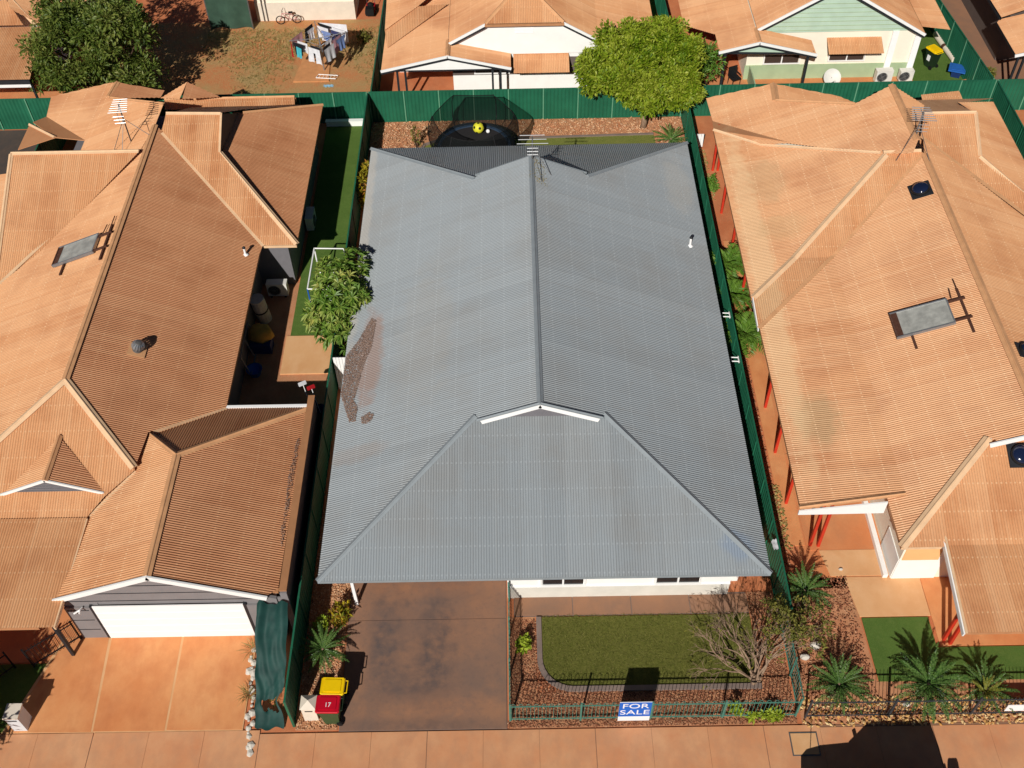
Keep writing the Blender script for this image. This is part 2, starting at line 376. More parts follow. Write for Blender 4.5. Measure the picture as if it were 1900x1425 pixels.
def cap(p0, p1, m, parent, wd=.16, fall=.3, name='ridge_cap', lift=.02):
    """rolled ridge or hip flashing"""
    wd *= .68; p0, p1 = Vector(p0), Vector(p1); d = (p1-p0).normalized(); a = d.cross(UP).normalized(); b = a.cross(d)
    prof = [(-wd, -wd*fall+.004), (-wd, -wd*fall+.014), (-.035, .018), (-.022, .045), (0, .055), (.022, .045), (.035, .018), (wd, -wd*fall+.014), (wd, -wd*fall+.004), (0, -.02)]
    n = len(prof); vs = [p+a*x+b*(y+lift) for p in (p0, p1) for x, y in prof]
    return MB().add(vs, [(i, (i+1) % n, n+(i+1) % n, n+i) for i in range(n)]+[tuple(range(n))[::-1], tuple(range(n, 2*n))]).build(name, m, parent)
def gutter(p0, p1, m, parent, out, name='gutter'):
    """open box gutter along an eave; out = horizontal outward direction"""
    p0, p1 = Vector(p0), Vector(p1); o = Vector((out[0], out[1], 0)); prof = [(0, .0), (0, -.11), (.12, -.11), (.12, .01), (.105, .01), (.105, -.095), (.015, -.095), (.015, 0)]
    n = len(prof); vs = [p+o*(x-.118)+UP*(y-.022) for p in (p0, p1) for x, y in prof]
    return MB().add(vs, [(i, (i+1) % n, n+(i+1) % n, n+i) for i in range(n)]+[tuple(range(n)), tuple(range(n, 2*n))[::-1]]).build(name, m, parent)
def board(p0, p1, m, parent, wd=.04, ht=.2, name='barge_board', drop=None):
    return MB().beam(p0, p1, wd, ht, drop=ht/2 if drop is None else drop).build(name, m, parent)
def window(parent, x0, x1, y, z0, z1, frame='white_trim', pane='glass', mull=1, depth=.06):
    """sliding window in a wall that faces the street (y = wall face)"""
    mb = MB(); t = .06
    mb.box(((x0+x1)/2, y-depth/2, z0), (x1-x0+2*t, depth, t)); mb.box(((x0+x1)/2, y-depth/2, z1), (x1-x0+2*t, depth, t))
    for x in [x0-t/2, x1+t/2]+[x0+(x1-x0)*(i+1)/(mull+1) for i in range(mull)]: mb.box((x, y-depth/2, (z0+z1)/2), (t, depth-.006, z1-z0-t))
    w = mb.build('window', frame, parent)
    for i in range(mull+1):
        a = x0+(x1-x0)*i/(mull+1); b = x0+(x1-x0)*(i+1)/(mull+1)
        MB().box(((a+b)/2, y-.012, (z0+z1)/2), (b-a-t, .02, z1-z0-t)).build('pane', pane, w)
    return w
# ------------------------------------------------------------------ ground
T = .394
gm = MB(); gm.add([(-300, -120, 0), (300, -120, 0), (300, 500, 0), (-300, 500, 0)], [(0, 1, 2, 3)]); struct('ground', gm, 'soil')
def rect(x0, y0, x1, y1): return [(x0, y0), (x1, y0), (x1, y1), (x0, y1)]
fp = sheet('footpath', rect(-30, 8.6, 40, 13.5), .036, 'path_brown', th=.06)
xs = [-18.6+1.735*i for i in range(24)]
for i in range(len(xs)-1):
    yb = 13.62 if xs[i] < -8.6 else 13.5 if xs[i] < 8.4 else 13.42
    ga, gb = (.012 if i % 3 == 0 else .004), (.012 if (i+1) % 3 == 0 else .004)
    mb = MB(); mb.prism(rect(xs[i]+ga, 8.65, xs[i+1]-gb, yb), .0, .05+RND.uniform(-.002, .002)); mb.build('slab', 'path_concrete', fp)
sheet('road', rect(-120, -8, 120, 8.5), .015, 'asphalt', th=.03)
kb = MB(); kb.box((0, 8.56, .02), (240, .14, .13)); struct('kerb', kb, 'kerb_concrete')
# main driveway in slabs
dw = sheet('driveway', [(-5.75, 13.55), (-.5, 13.55), (-.5, 23.4), (-5.85, 23.4)], .02, 'kerb_concrete', th=.04)
for a, b, wv in ((13.56, 17.35, 0), (17.37, 23.4, .02)):
    mb = MB(); mb.prism([(-5.72-wv, a), (-.52, a), (-.52, b), (-5.8-wv, b)], 0, .045); mb.build('slab', 'drive_dark', dw)
# path along the front wall
pa = sheet('front_path', rect(-.25, 17.42, 7.6, 18.2), .02, 'kerb_concrete', th=.04)
for i in range(4):
    a = -.24+i*1.97; mb = MB(); mb.prism(rect(a+.01, 17.44, a+1.95, 18.14), 0, .045); mb.build('slab', 'path_brown', pa)
# lawn with its rounded kerb
def rounded(x0, y0, x1, y1, r, n=8):
    return [(x1, y0), (x1, y1), (x0, y1), (x0, y0+r)]+[(x0+r-r*math.cos(t), y0+r-r*math.sin(t)) for t in [math.pi/2*i/n for i in range(1, n+1)]]
sheet('lawn', rounded(.66, 14.92, 7.6, 17.36, .95), .06, 'turf')
kc = rounded(.57, 14.8, 7.6, 17.36, 1.05)[2:]+[(7.6, 14.8)]
ck = MB()
for a, b in zip(kc[:-1], kc[1:]): ck.beam((a[0], a[1], .05), (b[0], b[1], .05), .17, .12)
struct('lawn_kerb', ck, 'kerb_concrete')
sheet('garden_bed', [(-.46, 13.56), (8.5, 13.56), (8.5, 18.2), (7.65, 18.2), (7.6, 14.7), (.45, 14.7), (.45, 17.4), (-.46, 17.4)], .02, 'yard_bare')
sheet('side_strip', [(-7.1, 13.6), (-5.8, 13.6), (-5.85, 26), (-7.1, 26)], .015, 'yard_bare')
sheet('back_bed', rect(-7.1, 39.2, 8.5, 45.45), .02, 'yard_bare')
sheet('back_lawn', [(-4.9, 39.5), (7.3, 39.5), (7.0, 43.95), (-3.7, 43.75), (-4.3, 43.4), (-4.7, 42.6)], .05, 'turf_dry')
be = MB()
for a, b in zip([(-4.9, 40.5), (-4.75, 42.7), (-4.35, 43.5), (-3.7, 43.82), (1.5, 43.9)], [(-4.75, 42.7), (-4.35, 43.5), (-3.7, 43.82), (1.5, 43.9), (7.0, 44.02)]): be.beam((*a, .04), (*b, .04), .14, .1)
struct('back_lawn_kerb', be, 'kerb_concrete')
# neighbour on the left
da = sheet('left_driveway', [(-16.3, 13.66), (-8.75, 13.6), (-8.75, 16.92), (-15.2, 16.92)], .04, 'slab_pale', th=.04)
for (a, b, c, d) in ((-16.2, -13.5, -15.1, -13.7), (-13.44, -11.2, -13.6, -11.28), (-11.14, -8.78, -11.2, -8.8)):
    mb = MB(); mb.prism([(a, 13.68), (b, 13.66), (d, 16.9), (c, 16.9)], 0, .045); mb.build('slab', 'drive_orange', da)
sheet('left_garden', [(-24, 13.7), (-16.2, 13.7), (-15.2, 16.0), (-24, 16)], .03, 'turf_green')
sheet('left_porch_floor', [(-24, 16.05), (-15.1, 16.05), (-14.6, 16.9), (-14.6, 20.5), (-24, 20.5)], .03, 'patio_orange')
sheet('left_back_shade', rect(-27, 38.6, -22.5, 45.4), .03, 'asphalt')  # dark sheet, its colour stands in for shade over this back corner
sheet('left_side_lawn', [(-9.4, 30.6), (-7.2, 30.6), (-7.2, 45.2), (-9.4, 45.2)], .04, 'turf_green')
sheet('left_courtyard', rect(-11.2, 24.6, -7.25, 33.8), .02, 'yard_bare')
cs = MB(); cs.prism(rect(-9.55, 28.45, -7.25, 30.55), .02, .07); struct('courtyard_slab', cs, 'slab_pale')
# neighbour on the right
pr = sheet('right_patio', [(9.7, 18.3), (14.6, 18.3), (14.6, 22), (9.7, 34)], .02, 'patio_orange')
for poly, m in (([(10.0, 19.8), (13.2, 19.8), (13.2, 24), (10.0, 24)], 'patio_orange'), ([(10.6, 18.75), (12.6, 18.75), (12.6, 19.78), (10.4, 19.78)], 'slab_pale'), ([(11.25, 17.2), (13.6, 17.2), (13.6, 18.7), (11.05, 18.7)], 'slab_pale'), ([(13.62, 16.1), (19, 16.1), (19, 18.7), (13.62, 18.7)], 'drive_orange')):
    mb = MB(); mb.prism(poly, 0, .045); mb.build('slab', m, pr)
sheet('right_side_slab', rect(9.35, 20, 9.95, 36), .035, 'drive_orange')
sheet('right_lawn', [(11.35, 14.9), (19, 14.9), (19, 16.05), (13.5, 16.05), (13.5, 17.15), (11.3, 17.15)], .04, 'turf_green')
sheet('right_bed', [(8.65, 13.5), (19, 13.5), (19, 14.9), (11.3, 14.9), (11.2, 18.7), (8.65, 18.7)], .02, 'yard_bare')
# behind
sheet('back_left_yard', rect(-23, 45.6, -7.1, 55.4), .015, 'dry_grass')
sl_ = MB(); sl_.prism([(-11.6, 49.2), (-9.7, 49.2), (-9.9, 51.9), (-11.3, 51.9)], .0, .08); struct('clothes_line_slab', sl_, 'sand_slab')
sheet('back_middle_yard', rect(-6.95, 45.6, 8.4, 48), .02, 'patio_orange')
sheet('back_right_patio', rect(8.6, 45.6, 21, 49), .02, 'patio_orange')
sheet('back_right_turf', rect(21.0, 46.3, 23.9, 56), .04, 'turf_green')
sheet('gap_turf', rect(6.2, 51, 8.3, 60), .04, 'turf_green')

# ------------------------------------------------------------------ the grey-roofed house
GR, FG = 'roof_grey', 'flash_grey'
H = thing('grey_roof_house', 'large house with pale grey corrugated hip roof in the middle', 'house', (.73, 18, 0))
ML, MR, MF, MK = Plane('L', -6.46, T, 2.5), Plane('R', -7.93, T, 2.5), Plane('F', 17.43, T, 2.5), Plane('B', -39.95, T, 2.5)
facet(ML, [(-6.46, 17.43), (-1.42, 22.47), (-1.2, 22.25), (.735, 22.25), (.735, 35.42), (-1.35, 35.42), (-1.6, 35.2), (-6.46, 39.95)], GR, H)
facet(MR, [(7.93, 17.43), (2.89, 22.47), (2.67, 22.25), (.735, 22.25), (.735, 35.42), (2.8, 35.42), (3.05, 35.2), (7.93, 39.95)], GR, H)
facet(MF, [(-6.46, 17.43), (7.93, 17.43), (2.89, 22.47), (-1.42, 22.47)], GR, H)
facet(MK, [(-6.46, 39.95), (7.93, 39.95), (3.05, 35.2), (-1.6, 35.2)], GR, H)
ap = Vector((.735, 22.25, ML.h(.735, 0)))
cap((.735, 22.2, ap.z), (.735, 35.45, ap.z), FG, H, fall=T)
for x in (-6.46, 7.93):
    pl = ML if x < 0 else MR; q = -1.42 if x < 0 else 2.89; q2 = -1.6 if x < 0 else 3.05
    cap((x, 17.43, 2.5), (q, 22.47, pl.h(q, 0)), FG, H, fall=.28, name='hip_cap')
    cap((x, 39.95, 2.5), (q2, 35.2, pl.h(q2, 0)), FG, H, fall=.28, name='hip_cap')
    e = -1.25 if x < 0 else 2.72
    board((.735, 22.2, ap.z+.02), (e, 22.2, pl.h(e, 0)+.02), 'white_trim', H, .05, .17)
    cap((.735, 22.24, ap.z+.01), (e-.1 if x < 0 else e+.1, 22.24, pl.h(e, 0)-.02), FG, H, .1, .05, 'verge_flashing')
    board((.735, 35.45, ap.z+.01), (q2, 35.45, pl.h(q2, 0)), FG, H, .05, .14)
flat([(-1.3, 22.42, 4.48), (2.77, 22.42, 4.48), (.735, 22.42, 5.3)], 'gable_grey', H, 'gable_panel')
flat([(3.0, 35.25, 4.3), (-1.55, 35.25, 4.3), (.735, 35.25, 5.3)], 'gable_grey', H, 'gable_panel')
gutter((-6.46, 17.43, 2.5), (7.93, 17.43, 2.5), FG, H, (0, -1)); gutter((-6.46, 39.95, 2.5), (-6.46, 17.43, 2.5), FG, H, (-1, 0))
gutter((7.93, 17.43, 2.5), (7.93, 39.95, 2.5), FG, H, (1, 0)); gutter((7.93, 39.95, 2.5), (-6.46, 39.95, 2.5), FG, H, (0, 1))
wl = MB(); wl.prism([(-.45, 18.15), (6.98, 18.15), (6.98, 18.65), (7.4, 18.65), (7.4, 39.3), (-5.85, 39.3), (-5.85, 23.4), (-.45, 23.4)], 0, 2.42); wl.build('wall', 'white_wall', H)
flat([(-6.3, 17.6, 2.43), (7.8, 17.6, 2.43), (7.8, 39.8, 2.43), (-6.3, 39.8, 2.43)], 'white_trim', H, 'eaves_lining', .015)
MB().box((3.27, 18.14, .36), (7.4, .03, .72)).build('painted_dado', 'stain_wall', H); MB().box((3.27, 18.13, .74), (7.42, .05, .04)).build('render_band', 'white_trim', H)
window(H, .7, 2.1, 18.15, .84, 2.05); window(H, 4.48, 5.95, 18.15, .84, 2.05)
MB().beam((-5.55, 18.0, 0), (-5.55, 18.0, 2.45), .1, .1).build('post', 'white_paint', H)
MB().beam((-5.75, 22.9, 0), (-5.75, 22.9, 2.45), .1, .1).build('post', 'white_paint', H)

# ------------------------------------------------------------------ houses with orange-dusted roofs
def Q(pl, pts): return [pl.px(*p) if isinstance(p[0], int) else p for p in pts]
TA, TB, TF, FT, FP = 'roof_tan_a', 'roof_tan_b', 'roof_tan_far', 'flash_tan', 'flash_tan_pale'
A = thing('tan_roof_house', 'dusty orange roofed house on the left with white garage door', 'house', (-14.5, 17, 0))
AR, AL = Plane('R', 10.56, T, 2.5), Plane('L', -15.65, T, 4.5)
AS, AE, AW, AF = Plane('F', 33.3, T, 2.5), Plane('R', 9.08, T, 2.5), Plane('F', 37.25, T, 4.6), Plane('F', 24.44, T, 4.52)
GRt, GL, GB, AP = Plane('R', 11.43, T, 3.78), Plane('L', -14.95, T, 2.4), Plane('B', -24.65, .417, 2.48), Plane('F', 16.0, .08, 2.45)
ABv = Plane('L', -19.5, .14, 2.98)
facet(AR, Q(AR, [(-15.65, 39.2), (300, 242), (487, 457), (-10.56, 32.9), (-10.56, 24.72), (275, 802), (249, 871), (-15.65, 24.4)]), 'roof_tan_rust', A)
facet(AL, [(-15.65, 39.2), (-15.65, 24.4), (-20.3, 19.8), (-20.9, 19.8), (-20.9, 31.5), (-19.45, 32.7), (-16.1, 37.25)], TA, A)
facet(AL, [(-15.65, 39.2), (-15.6, 40.8), (-19.08, 43.4), (-18.9, 44.6), (-19.5, 44.9), (-19.5, 38.5), (-17.7, 37.9), (-15.95, 37.3)], TA, A)
facet(ABv, [(-19.5, 44.9), (-22.3, 44.45), (-22.05, 42.75), (-19.5, 40.3)], TA, A)
facet(AS, Q(AS, [(-15.1, 39.5), (-12.72, 39.4), (-12.63, 37.6), (-9.08, 33.42), (-10.4, 33.42), (300, 242)]), TA, A)
facet(AE, [(-12.25, 41.1), (-9.05, 43.45), (-9.08, 33.5), (-12.63, 37.75), (-12.63, 41)], 'roof_tan_rust', A)
facet(Plane('B', -39.45, .6, 4.92), [(-15.1, 39.45), (-12.72, 39.4), (-12.25, 41.1), (-9.05, 43.45), (-15.2, 43.2)], 'roof_tan_rust', A)
facet(AW, [(-21.31, 37.22), (-15.87, 37.25), (-19.5, 32.75), (-20.94, 31.5), (-21.15, 31.5)], TA, A)
facet(Plane('B', -37.25, 1.15, 4.6), [(-15.9, 37.25), (-21.3, 37.25), (-22.4, 38.8), (-19.5, 38.7), (-17.7, 38.1)], TA, A)
facet(Plane('L', -23.5, .14, 2.4), [(-23.5, 28), (-21.1, 28), (-21.1, 38.6), (-23.5, 38.6)], TA, A)
facet(AF, [(-15.65, 24.4), (-12.9, 21.36), (-13.85, 20.5), (-14.4, 19.8), (-20.3, 19.8)], TA, A)
facet(GRt, [(-11.43, 21.6), (-11.43, 16.95), (-8.05, 16.95), (-7.72, 17.3), (-7.66, 24.65)], 'roof_tan_rust', A)
facet(GL, [(-12.82, 22.95), (-11.43, 21.6), (-11.43, 16.95), (-14.95, 16.95), (-14.95, 17.7), (-14.42, 19.85), (-13.88, 20.6), (-13.0, 21.5)], TA, A)
facet(GB, [(-12.78, 23.1), (-10.57, 24.7), (-7.62, 24.65), (-11.45, 21.65)], 'roof_tan_rust', A)
facet(AP, [(-20.4, 16.0), (-14.45, 16.0), (-14.3, 19.85), (-20.4, 19.85)], TA, A)
# small dormer gable on the front slope
DL, DR = Plane('L', -17.25, .44, 3.03), Plane('R', 13.85, .44, 3.03)
facet(DL, [(-17.25, 20.62), (-15.62, 20.66), (-15.62, 22.5), (-17.25, 20.68)], TA, A); facet(DR, [(-13.85, 20.62), (-15.62, 20.66), (-15.62, 22.5), (-13.85, 20.68)], 'roof_tan_rust', A)
flat([(-17.15, 20.72, 3.0), (-14.0, 20.72, 3.0), (-15.6, 20.72, 3.76)], 'gable_grey', A, 'dormer_panel')
for i in range(4):
    hw = 1.3-i*.34; MB().beam((-15.6-hw, 20.7, 3.12+i*.13), (-15.6+hw, 20.7, 3.12+i*.13), .05, .03).build('louvre', 'gable_grey', A)
for s in (-1, 1): board((-15.6, 20.64, 3.82), (-15.6+s*1.74, 20.64, 3.05), 'white_trim', A, .05, .1)
cap((-15.58, 20.62, 3.79), (-15.58, 22.5, 3.79), FT, A, fall=.44)
# rear wings of that roof
R1 = Plane('R', 18.9, .3, 3.22); facet(R1, Q(R1, [(219, 153), (305, 168), (298, 181), (235, 182), (202, 182)]), 'roof_tan_rust', A)
R2 = Plane('L', -15.5, .35, 3.4); facet(R2, Q(R2, [(347, 152), (298, 182), (333, 184)]), TA, A)
R3 = Plane('R', 15.5, .35, 3.4); facet(R3, Q(R3, [(347, 152), (409, 180), (338, 184)]), 'roof_tan_rust', A)
R4 = Plane('F', 43.4, .2, 2.5); facet(R4, [(-16.7, 43.95), (-10.45, 43.98), (-10.4, 43.5), (-16.6, 43.3)], TA, A)
cap((-16.7, 43.97, 2.62), (-10.45, 44.0, 2.62), FT, A, .12, .2); MB().box((-13.5, 44.0, 2.45), (6.2, .08, .2)).build('gutter', 'gutter_tan', A)
flat([(-22.4, 42.0, 2.85), (-22.05, 42.75, 2.62), (-19.5, 40.3, 3.0), (-20.9, 40.5, 3.05)][::-1], TA, A, 'roof_sheet')
flat([(-22.62, 42.0, 2.7), (-20.9, 40.5, 3.03), (-22.6, 40.1, 2.7)][::-1], TA, A, 'roof_sheet')
# flashings
for a, b, m, wd in (((-15.65, 24.4, 4.52), (-15.65, 39.2, 4.52), FT, .2), ((-15.65, 24.4, 4.52), (-12.9, 21.36, 3.43), FP, .2), ((-15.65, 24.4, 4.52), (-20.3, 19.8, 2.7), FP, .2),
                    ((-15.1, 39.47, 4.93), (-12.7, 39.4, 4.91), FP, .16), ((-12.63, 37.65, 4.15), (-9.06, 33.45, 2.55), FP, .18), ((-21.35, 37.25, 4.6), (-15.9, 37.25, 4.6), FP, .18), ((-21.33, 37.2, 4.6), (-21.15, 31.5, 2.36), FP, .14),
                    ((-11.43, 16.95, 3.78), (-11.43, 21.6, 3.78), FT, .2), ((-11.43, 21.6, 3.78), (-7.64, 24.65, 2.42), FT, .2), ((-11.43, 21.6, 3.78), (-12.8, 23.0, 3.2), FT, .16), ((-19.08, 43.4, 3.16), (-15.6, 40.8, 4.52), FT, .14), ((-18.95, 44.6, 3.22), (-19.08, 43.4, 3.2), FT, .2),
                    ((-20.9, 40.5, 3.06), (-22.6, 42.0, 2.72), FP, .12), ((-12.25, 41.1, 3.76), (-9.05, 43.45, 2.5), FT, .14)):
    cap(a, b, m, A, wd, .25, 'ridge_cap' if abs(a[2]-b[2]) < .05 else 'hip_cap')
for s, x, pl in ((-1, -12.72, AS),):
    board((-12.7, 39.42, 4.92), (-12.62, 37.6, 4.2), FP, A, .09, .05, 'verge_flashing', 0)
flat([(-12.7, 39.42, 4.88), (-12.62, 37.65, 4.1), (-12.4, 41.1, 3.75)], 'dark_trim', A, 'gable_panel')
for a, b in (((-15.22, 38.66, 4.5), (-10.45, 33.42, 2.52)), ((-16.1, 37.3, 4.33), (-20.95, 31.45, 2.42)), ((-12.9, 21.36, 3.2), (-14.42, 19.8, 2.6)), ((-12.8, 23.0, 3.2), (-10.57, 24.7, 2.48))):
    MB().beam(a, b, .16, .02).build('valley_gutter', FP, A)
gutter((-10.56, 24.72, 2.5), (-10.56, 33.3, 2.5), 'gutter_tan', A, (1, 0)); gutter((-10.45, 33.42, 2.52), (-9.08, 33.42, 2.52), FP, A, (0, -1)); gutter((-9.08, 33.45, 2.5), (-9.06, 43.45, 2.5), 'gutter_tan', A, (1, 0))
gutter((-14.95, 16.0, 2.45), (-20.4, 16.0, 2.45), 'gutter_tan', A, (0, -1)); MB().box((-9.1, 24.75, 2.42), (2.95, .12, .14)).build('gutter', 'white_paint', A)
board((-14.45, 15.98, 2.48), (-14.3, 19.8, 2.76), FP, A, .05, .16)
MB().beam((-7.82, 17.2, 2.24), (-7.76, 24.6, 2.24), .22, .06).build('box_gutter', 'gutter_tan', A)
# walls
for poly, z, m in (([(-20.2, 20.3), (-11.0, 20.3), (-11.0, 33.75), (-9.55, 33.75), (-9.55, 42.9), (-20.2, 42.9)], 2.44, 'gable_grey'), ([(-14.5, 17.0), (-7.78, 17.0), (-7.78, 24.4), (-14.5, 24.4)], 2.2, 'grey_board'), ([(-22, 30.5), (-20, 30.5), (-20, 37), (-22, 37)], 2.35, 'gable_grey')):
    mb = MB(); mb.prism(poly, 0, z); mb.build('wall', m, A)
gp = MB(); gp.slab3([(-14.55, 16.98, 2.0), (-13.45, 16.98, 2.0), (-13.45, 16.98, 2.2), (-8.8, 16.98, 2.2), (-8.8, 16.98, 2.0), (-7.75, 16.98, 2.0), (-7.75, 16.98, 2.25), (-11.43, 16.98, 3.7), (-14.55, 16.98, 2.45)], .1); gp.build('gable_wall', 'grey_board', A)
for x0, x1 in ((-14.55, -13.72), (-8.74, -7.75)): MB().box(((x0+x1)/2, 16.95, 1.0), (x1-x0, .1, 2.02)).build('wall_panel', 'grey_board', A)
for i, z in enumerate((.62, 1.24, 1.86, 2.3, 2.75, 3.2)):
    hw = min(3.4, (3.72-z)*2.45); xa, xb = max(-14.5, -11.43-hw), min(-7.8, -11.43+hw)
    if z < 2.1: xb = -13.8
    MB().beam((xa, 16.895 if z < 2.1 else 16.975, z), (xb, 16.895 if z < 2.1 else 16.975, z), .012, .03).build('board_joint', 'dark_trim', A)
for x in (-13.68, -8.78): MB().box((x, 16.97, 1.05), (.09, .16, 2.1)).build('door_jamb', 'dark_trim', A)
gd = MB(); gd.box((-11.23, 16.9, 1.05), (4.8, .04, 2.1)); gdo = gd.build('garage_door', 'white_paint', A)
for i in range(1, 5): MB().box((-11.23, 16.876, i*.42), (4.78, .012, .02)).build('panel_joint', 'white_trim', gdo)
for s, x in ((-1, -14.98), (1, -7.98)): board((-11.43, 16.92, 3.84), (x, 16.92, 2.44 if s < 0 else 2.48), 'white_trim', A, .06, .2)
for x in (-14.3, -14.12): MB().tube([(-13.95, 16.9, 2.05), (-13.98, 16.78, 2.1), (-14.05+(x+14.2), 16.66, 2.08)], .03, 8).build('floodlight', 'white_paint', A)
MB().beam((-14.72, 16.3, 0), (-14.72, 16.3, 2.42), .1, .1).build('post', 'dark_trim', A)
# boundary wall beside the garage
W = thing('boundary_wall', 'tall dark boundary wall with brown capping beside the garage', 'wall', (-7.5, 17.1, 0))
MB().box((-7.5, 21.1, 1.27), (.16, 8.0, 2.54)).build('wall_body', 'brown_wall', W); MB().box((-7.5, 21.1, 2.57), (.24, 8.06, .06)).build('capping', 'wall_cap', W)
MB().box((-7.5, 17.06, 1.25), (.22, .06, 2.5)).build('end_trim', 'grey_board', W)
MB().box((-8.1, 17.06, 2.1), (1.1, .05, .22)).build('lintel', 'grey_board', W)

# ---- right neighbour
B = thing('tan_roof_house', 'dusty orange roofed house on the right with red verandah posts', 'house', (15, 18.6, 0))
L2v, L2m, Sv, Sm = Plane('L', 9.35, .14, 2.43), Plane('L', 12.75, T, 2.906), Plane('F', 28.25, .14, 2.43), Plane('F', 31.65, T, 2.906)
L1v, L1m, L3, BR = Plane('L', 7.8, .14, 2.43), Plane('L', 11.2, T, 2.906), Plane('L', 9.2, .345, 2.43), Plane('R', -17.1, T, 4.62)
SW, BF, BC = Plane('F', 33.3, T, 2.5), Plane('F', 18.2, T, 2.68), Plane('F', 15.35, .12, 2.35)
facet(L2v, [(9.35, 19.9), (12.75, 20.15), (12.75, 31.65), (9.35, 28.25)], TB, B)
facet(L2m, [(12.2, 18.2), (15.55, 21.55), (15.8, 21.3), (17.1, 21.3), (17.1, 36.0), (12.75, 31.65), (12.75, 20.15), (12.2, 20.1)], TB, B)
facet(Sv, [(9.3, 28.25), (12.75, 31.65), (11.2, 31.65), (9.3, 29.72)], TB, B); facet(Sm, [(11.2, 31.65), (12.75, 31.65), (17.1, 36.0), (16.9, 36.15), (15.55, 36.1)], TB, B)
facet(L1v, [(9.22, 29.67), (11.2, 31.65), (11.2, 39.1), (9.22, 40.68)], TB, B); facet(L1m, [(11.2, 31.65), (15.55, 36.0), (15.3, 36.25), (11.2, 39.1)], TB, B)
facet(L3, Q(L3, [(1310, 182), (1435, 155), (1440, 185), (1585, 193), (1655, 157), (1703, 262), (1694, 284), (1627, 286), (1462, 266), (1411, 267), (1322, 224)]), TB, B)
flat([(9.22, 40.68, 2.64), (11.1, 39.1, 2.9), (12.2, 38.5, 3.46), (9.3, 41.6, 2.47)], TB, B, 'roof_sheet')
facet(BR, [(17.1, 21.3), (17.1, 36.1), (17.4, 37.2), (21.1, 33.6), (22.4, 33.6), (22.4, 21.3)], TB, B)
facet(SW, [(17.8, 38.75), (20.02, 38.75), (19.86, 36.75), (22.5, 33.95), (21.0, 33.75), (17.4, 37.4)], TB, B)
facet(Plane('R', -22.6, T, 2.6), [(22.6, 42.5), (22.6, 33.95), (19.88, 36.75), (20.3, 41.2)], TB, B)
facet(Plane('B', -38.75, .5, 4.66), [(17.8, 38.75), (20.0, 38.75), (20.3, 41.2), (22.55, 42.5), (18.2, 42.4)], TB, B)
flat([(20.02, 38.78, 4.6), (19.9, 36.8, 3.8), (20.3, 41.1, 3.55)], 'dark_trim', B, 'gable_panel')
R5 = Plane('R', -12.2, .3, 3.47); facet(R5, Q(R5, [(1435, 155), (1555, 178), (1585, 190), (1440, 186)]), TB, B)
R6 = Plane('R', -16.72, .35, 5.03); facet(R6, Q(R6, [(1655, 157), (1715, 195), (1706, 240), (1703, 262)]), TB, B)
R7 = Plane('F', 42.3, .2, 2.58); facet(R7, [(19.3, 42.3), (21.2, 42.6), (21.15, 43.2), (19.3, 43.0)], TB, B)
facet(BF, [(12.2, 18.2), (21.9, 18.2), (18.65, 21.5), (15.55, 21.5)], TB, B); facet(BC, [(13.5, 15.35), (20, 15.35), (20, 18.94), (13.67, 18.94)], TB, B)
for a, b, m, wd in (((17.1, 21.3, 4.62), (17.1, 36.0, 4.62), FT, .22), ((12.2, 18.2, 2.7), (15.55, 21.52, 4.02), FP, .22), ((9.3, 29.72, 2.64), (11.2, 31.65, 2.9), FP, .2), ((11.2, 31.65, 2.9), (15.5, 36.0, 4.6), FP, .2), ((15.4, 36.12, 4.66), (16.95, 36.1, 4.72), FP, .16),
                    ((9.22, 40.68, 2.64), (11.15, 39.1, 2.91), FP, .14), ((11.15, 39.1, 2.91), (15.35, 36.2, 4.56), FP, .14), ((17.8, 38.77, 4.67), (20.05, 38.77, 4.67), FP, .16), ((19.87, 36.75, 3.85), (22.55, 33.95, 2.62), FP, .18), ((20.03, 38.77, 4.66), (19.87, 36.75, 3.87), FP, .12),
                    ((12.22, 43.05, 3.47), (12.12, 41.7, 3.46), FT, .24), ((12.12, 41.7, 3.46), (15.1, 39.82, 4.48), FT, .14), ((16.72, 40.42, 5.03), (16.8, 36.4, 5.02), FT, .24)):
    cap(a, b, m, B, wd, .25, 'ridge_cap' if abs(a[2]-b[2]) < .08 else 'hip_cap')
for a, b in (((9.32, 28.25, 2.44), (12.75, 31.68, 2.92)), ((12.75, 31.68, 2.92), (17.05, 36.0, 4.62)), ((17.3, 37.3, 4.56), (21.3, 33.7, 3.0))): MB().beam(a, b, .16, .025).build('valley_gutter', FT, B)
flat([(9.3, 19.87, 2.36), (9.3, 19.87, 2.14), (12.15, 19.87, 2.16), (12.15, 19.87, 2.78)], 'white_trim', B, 'verge_panel', .05)
cap((9.3, 19.95, 2.44), (12.75, 20.1, 2.92), FT, B, .12, .05, 'verge_flashing')
flat([(9.27, 28.2, 2.4), (9.27, 29.75, 2.62), (9.27, 29.75, 2.42), (9.27, 28.2, 2.3)], 'white_trim', B, 'verge_panel', .04)
gutter((9.35, 19.9, 2.43), (9.35, 28.2, 2.43), 'gutter_tan', B, (-1, 0)); gutter((9.22, 29.7, 2.63), (9.22, 40.65, 2.63), 'gutter_tan', B, (-1, 0)); gutter((12.2, 18.2, 2.68), (13.5, 18.2, 2.68), FP, B, (0, -1)); gutter((12.2, 18.2, 2.68), (12.2, 20.0, 2.68), 'gutter_tan', B, (-1, 0))
gutter((13.5, 15.35, 2.35), (20, 15.35, 2.35), 'gutter_tan', B, (0, -1)); board((13.47, 15.3, 2.38), (13.62, 18.9, 2.8), 'white_trim', B, .05, .2); board((13.52, 15.3, 2.41), (13.67, 18.9, 2.83), FP, B, .07, .03, 'verge_flashing', 0)
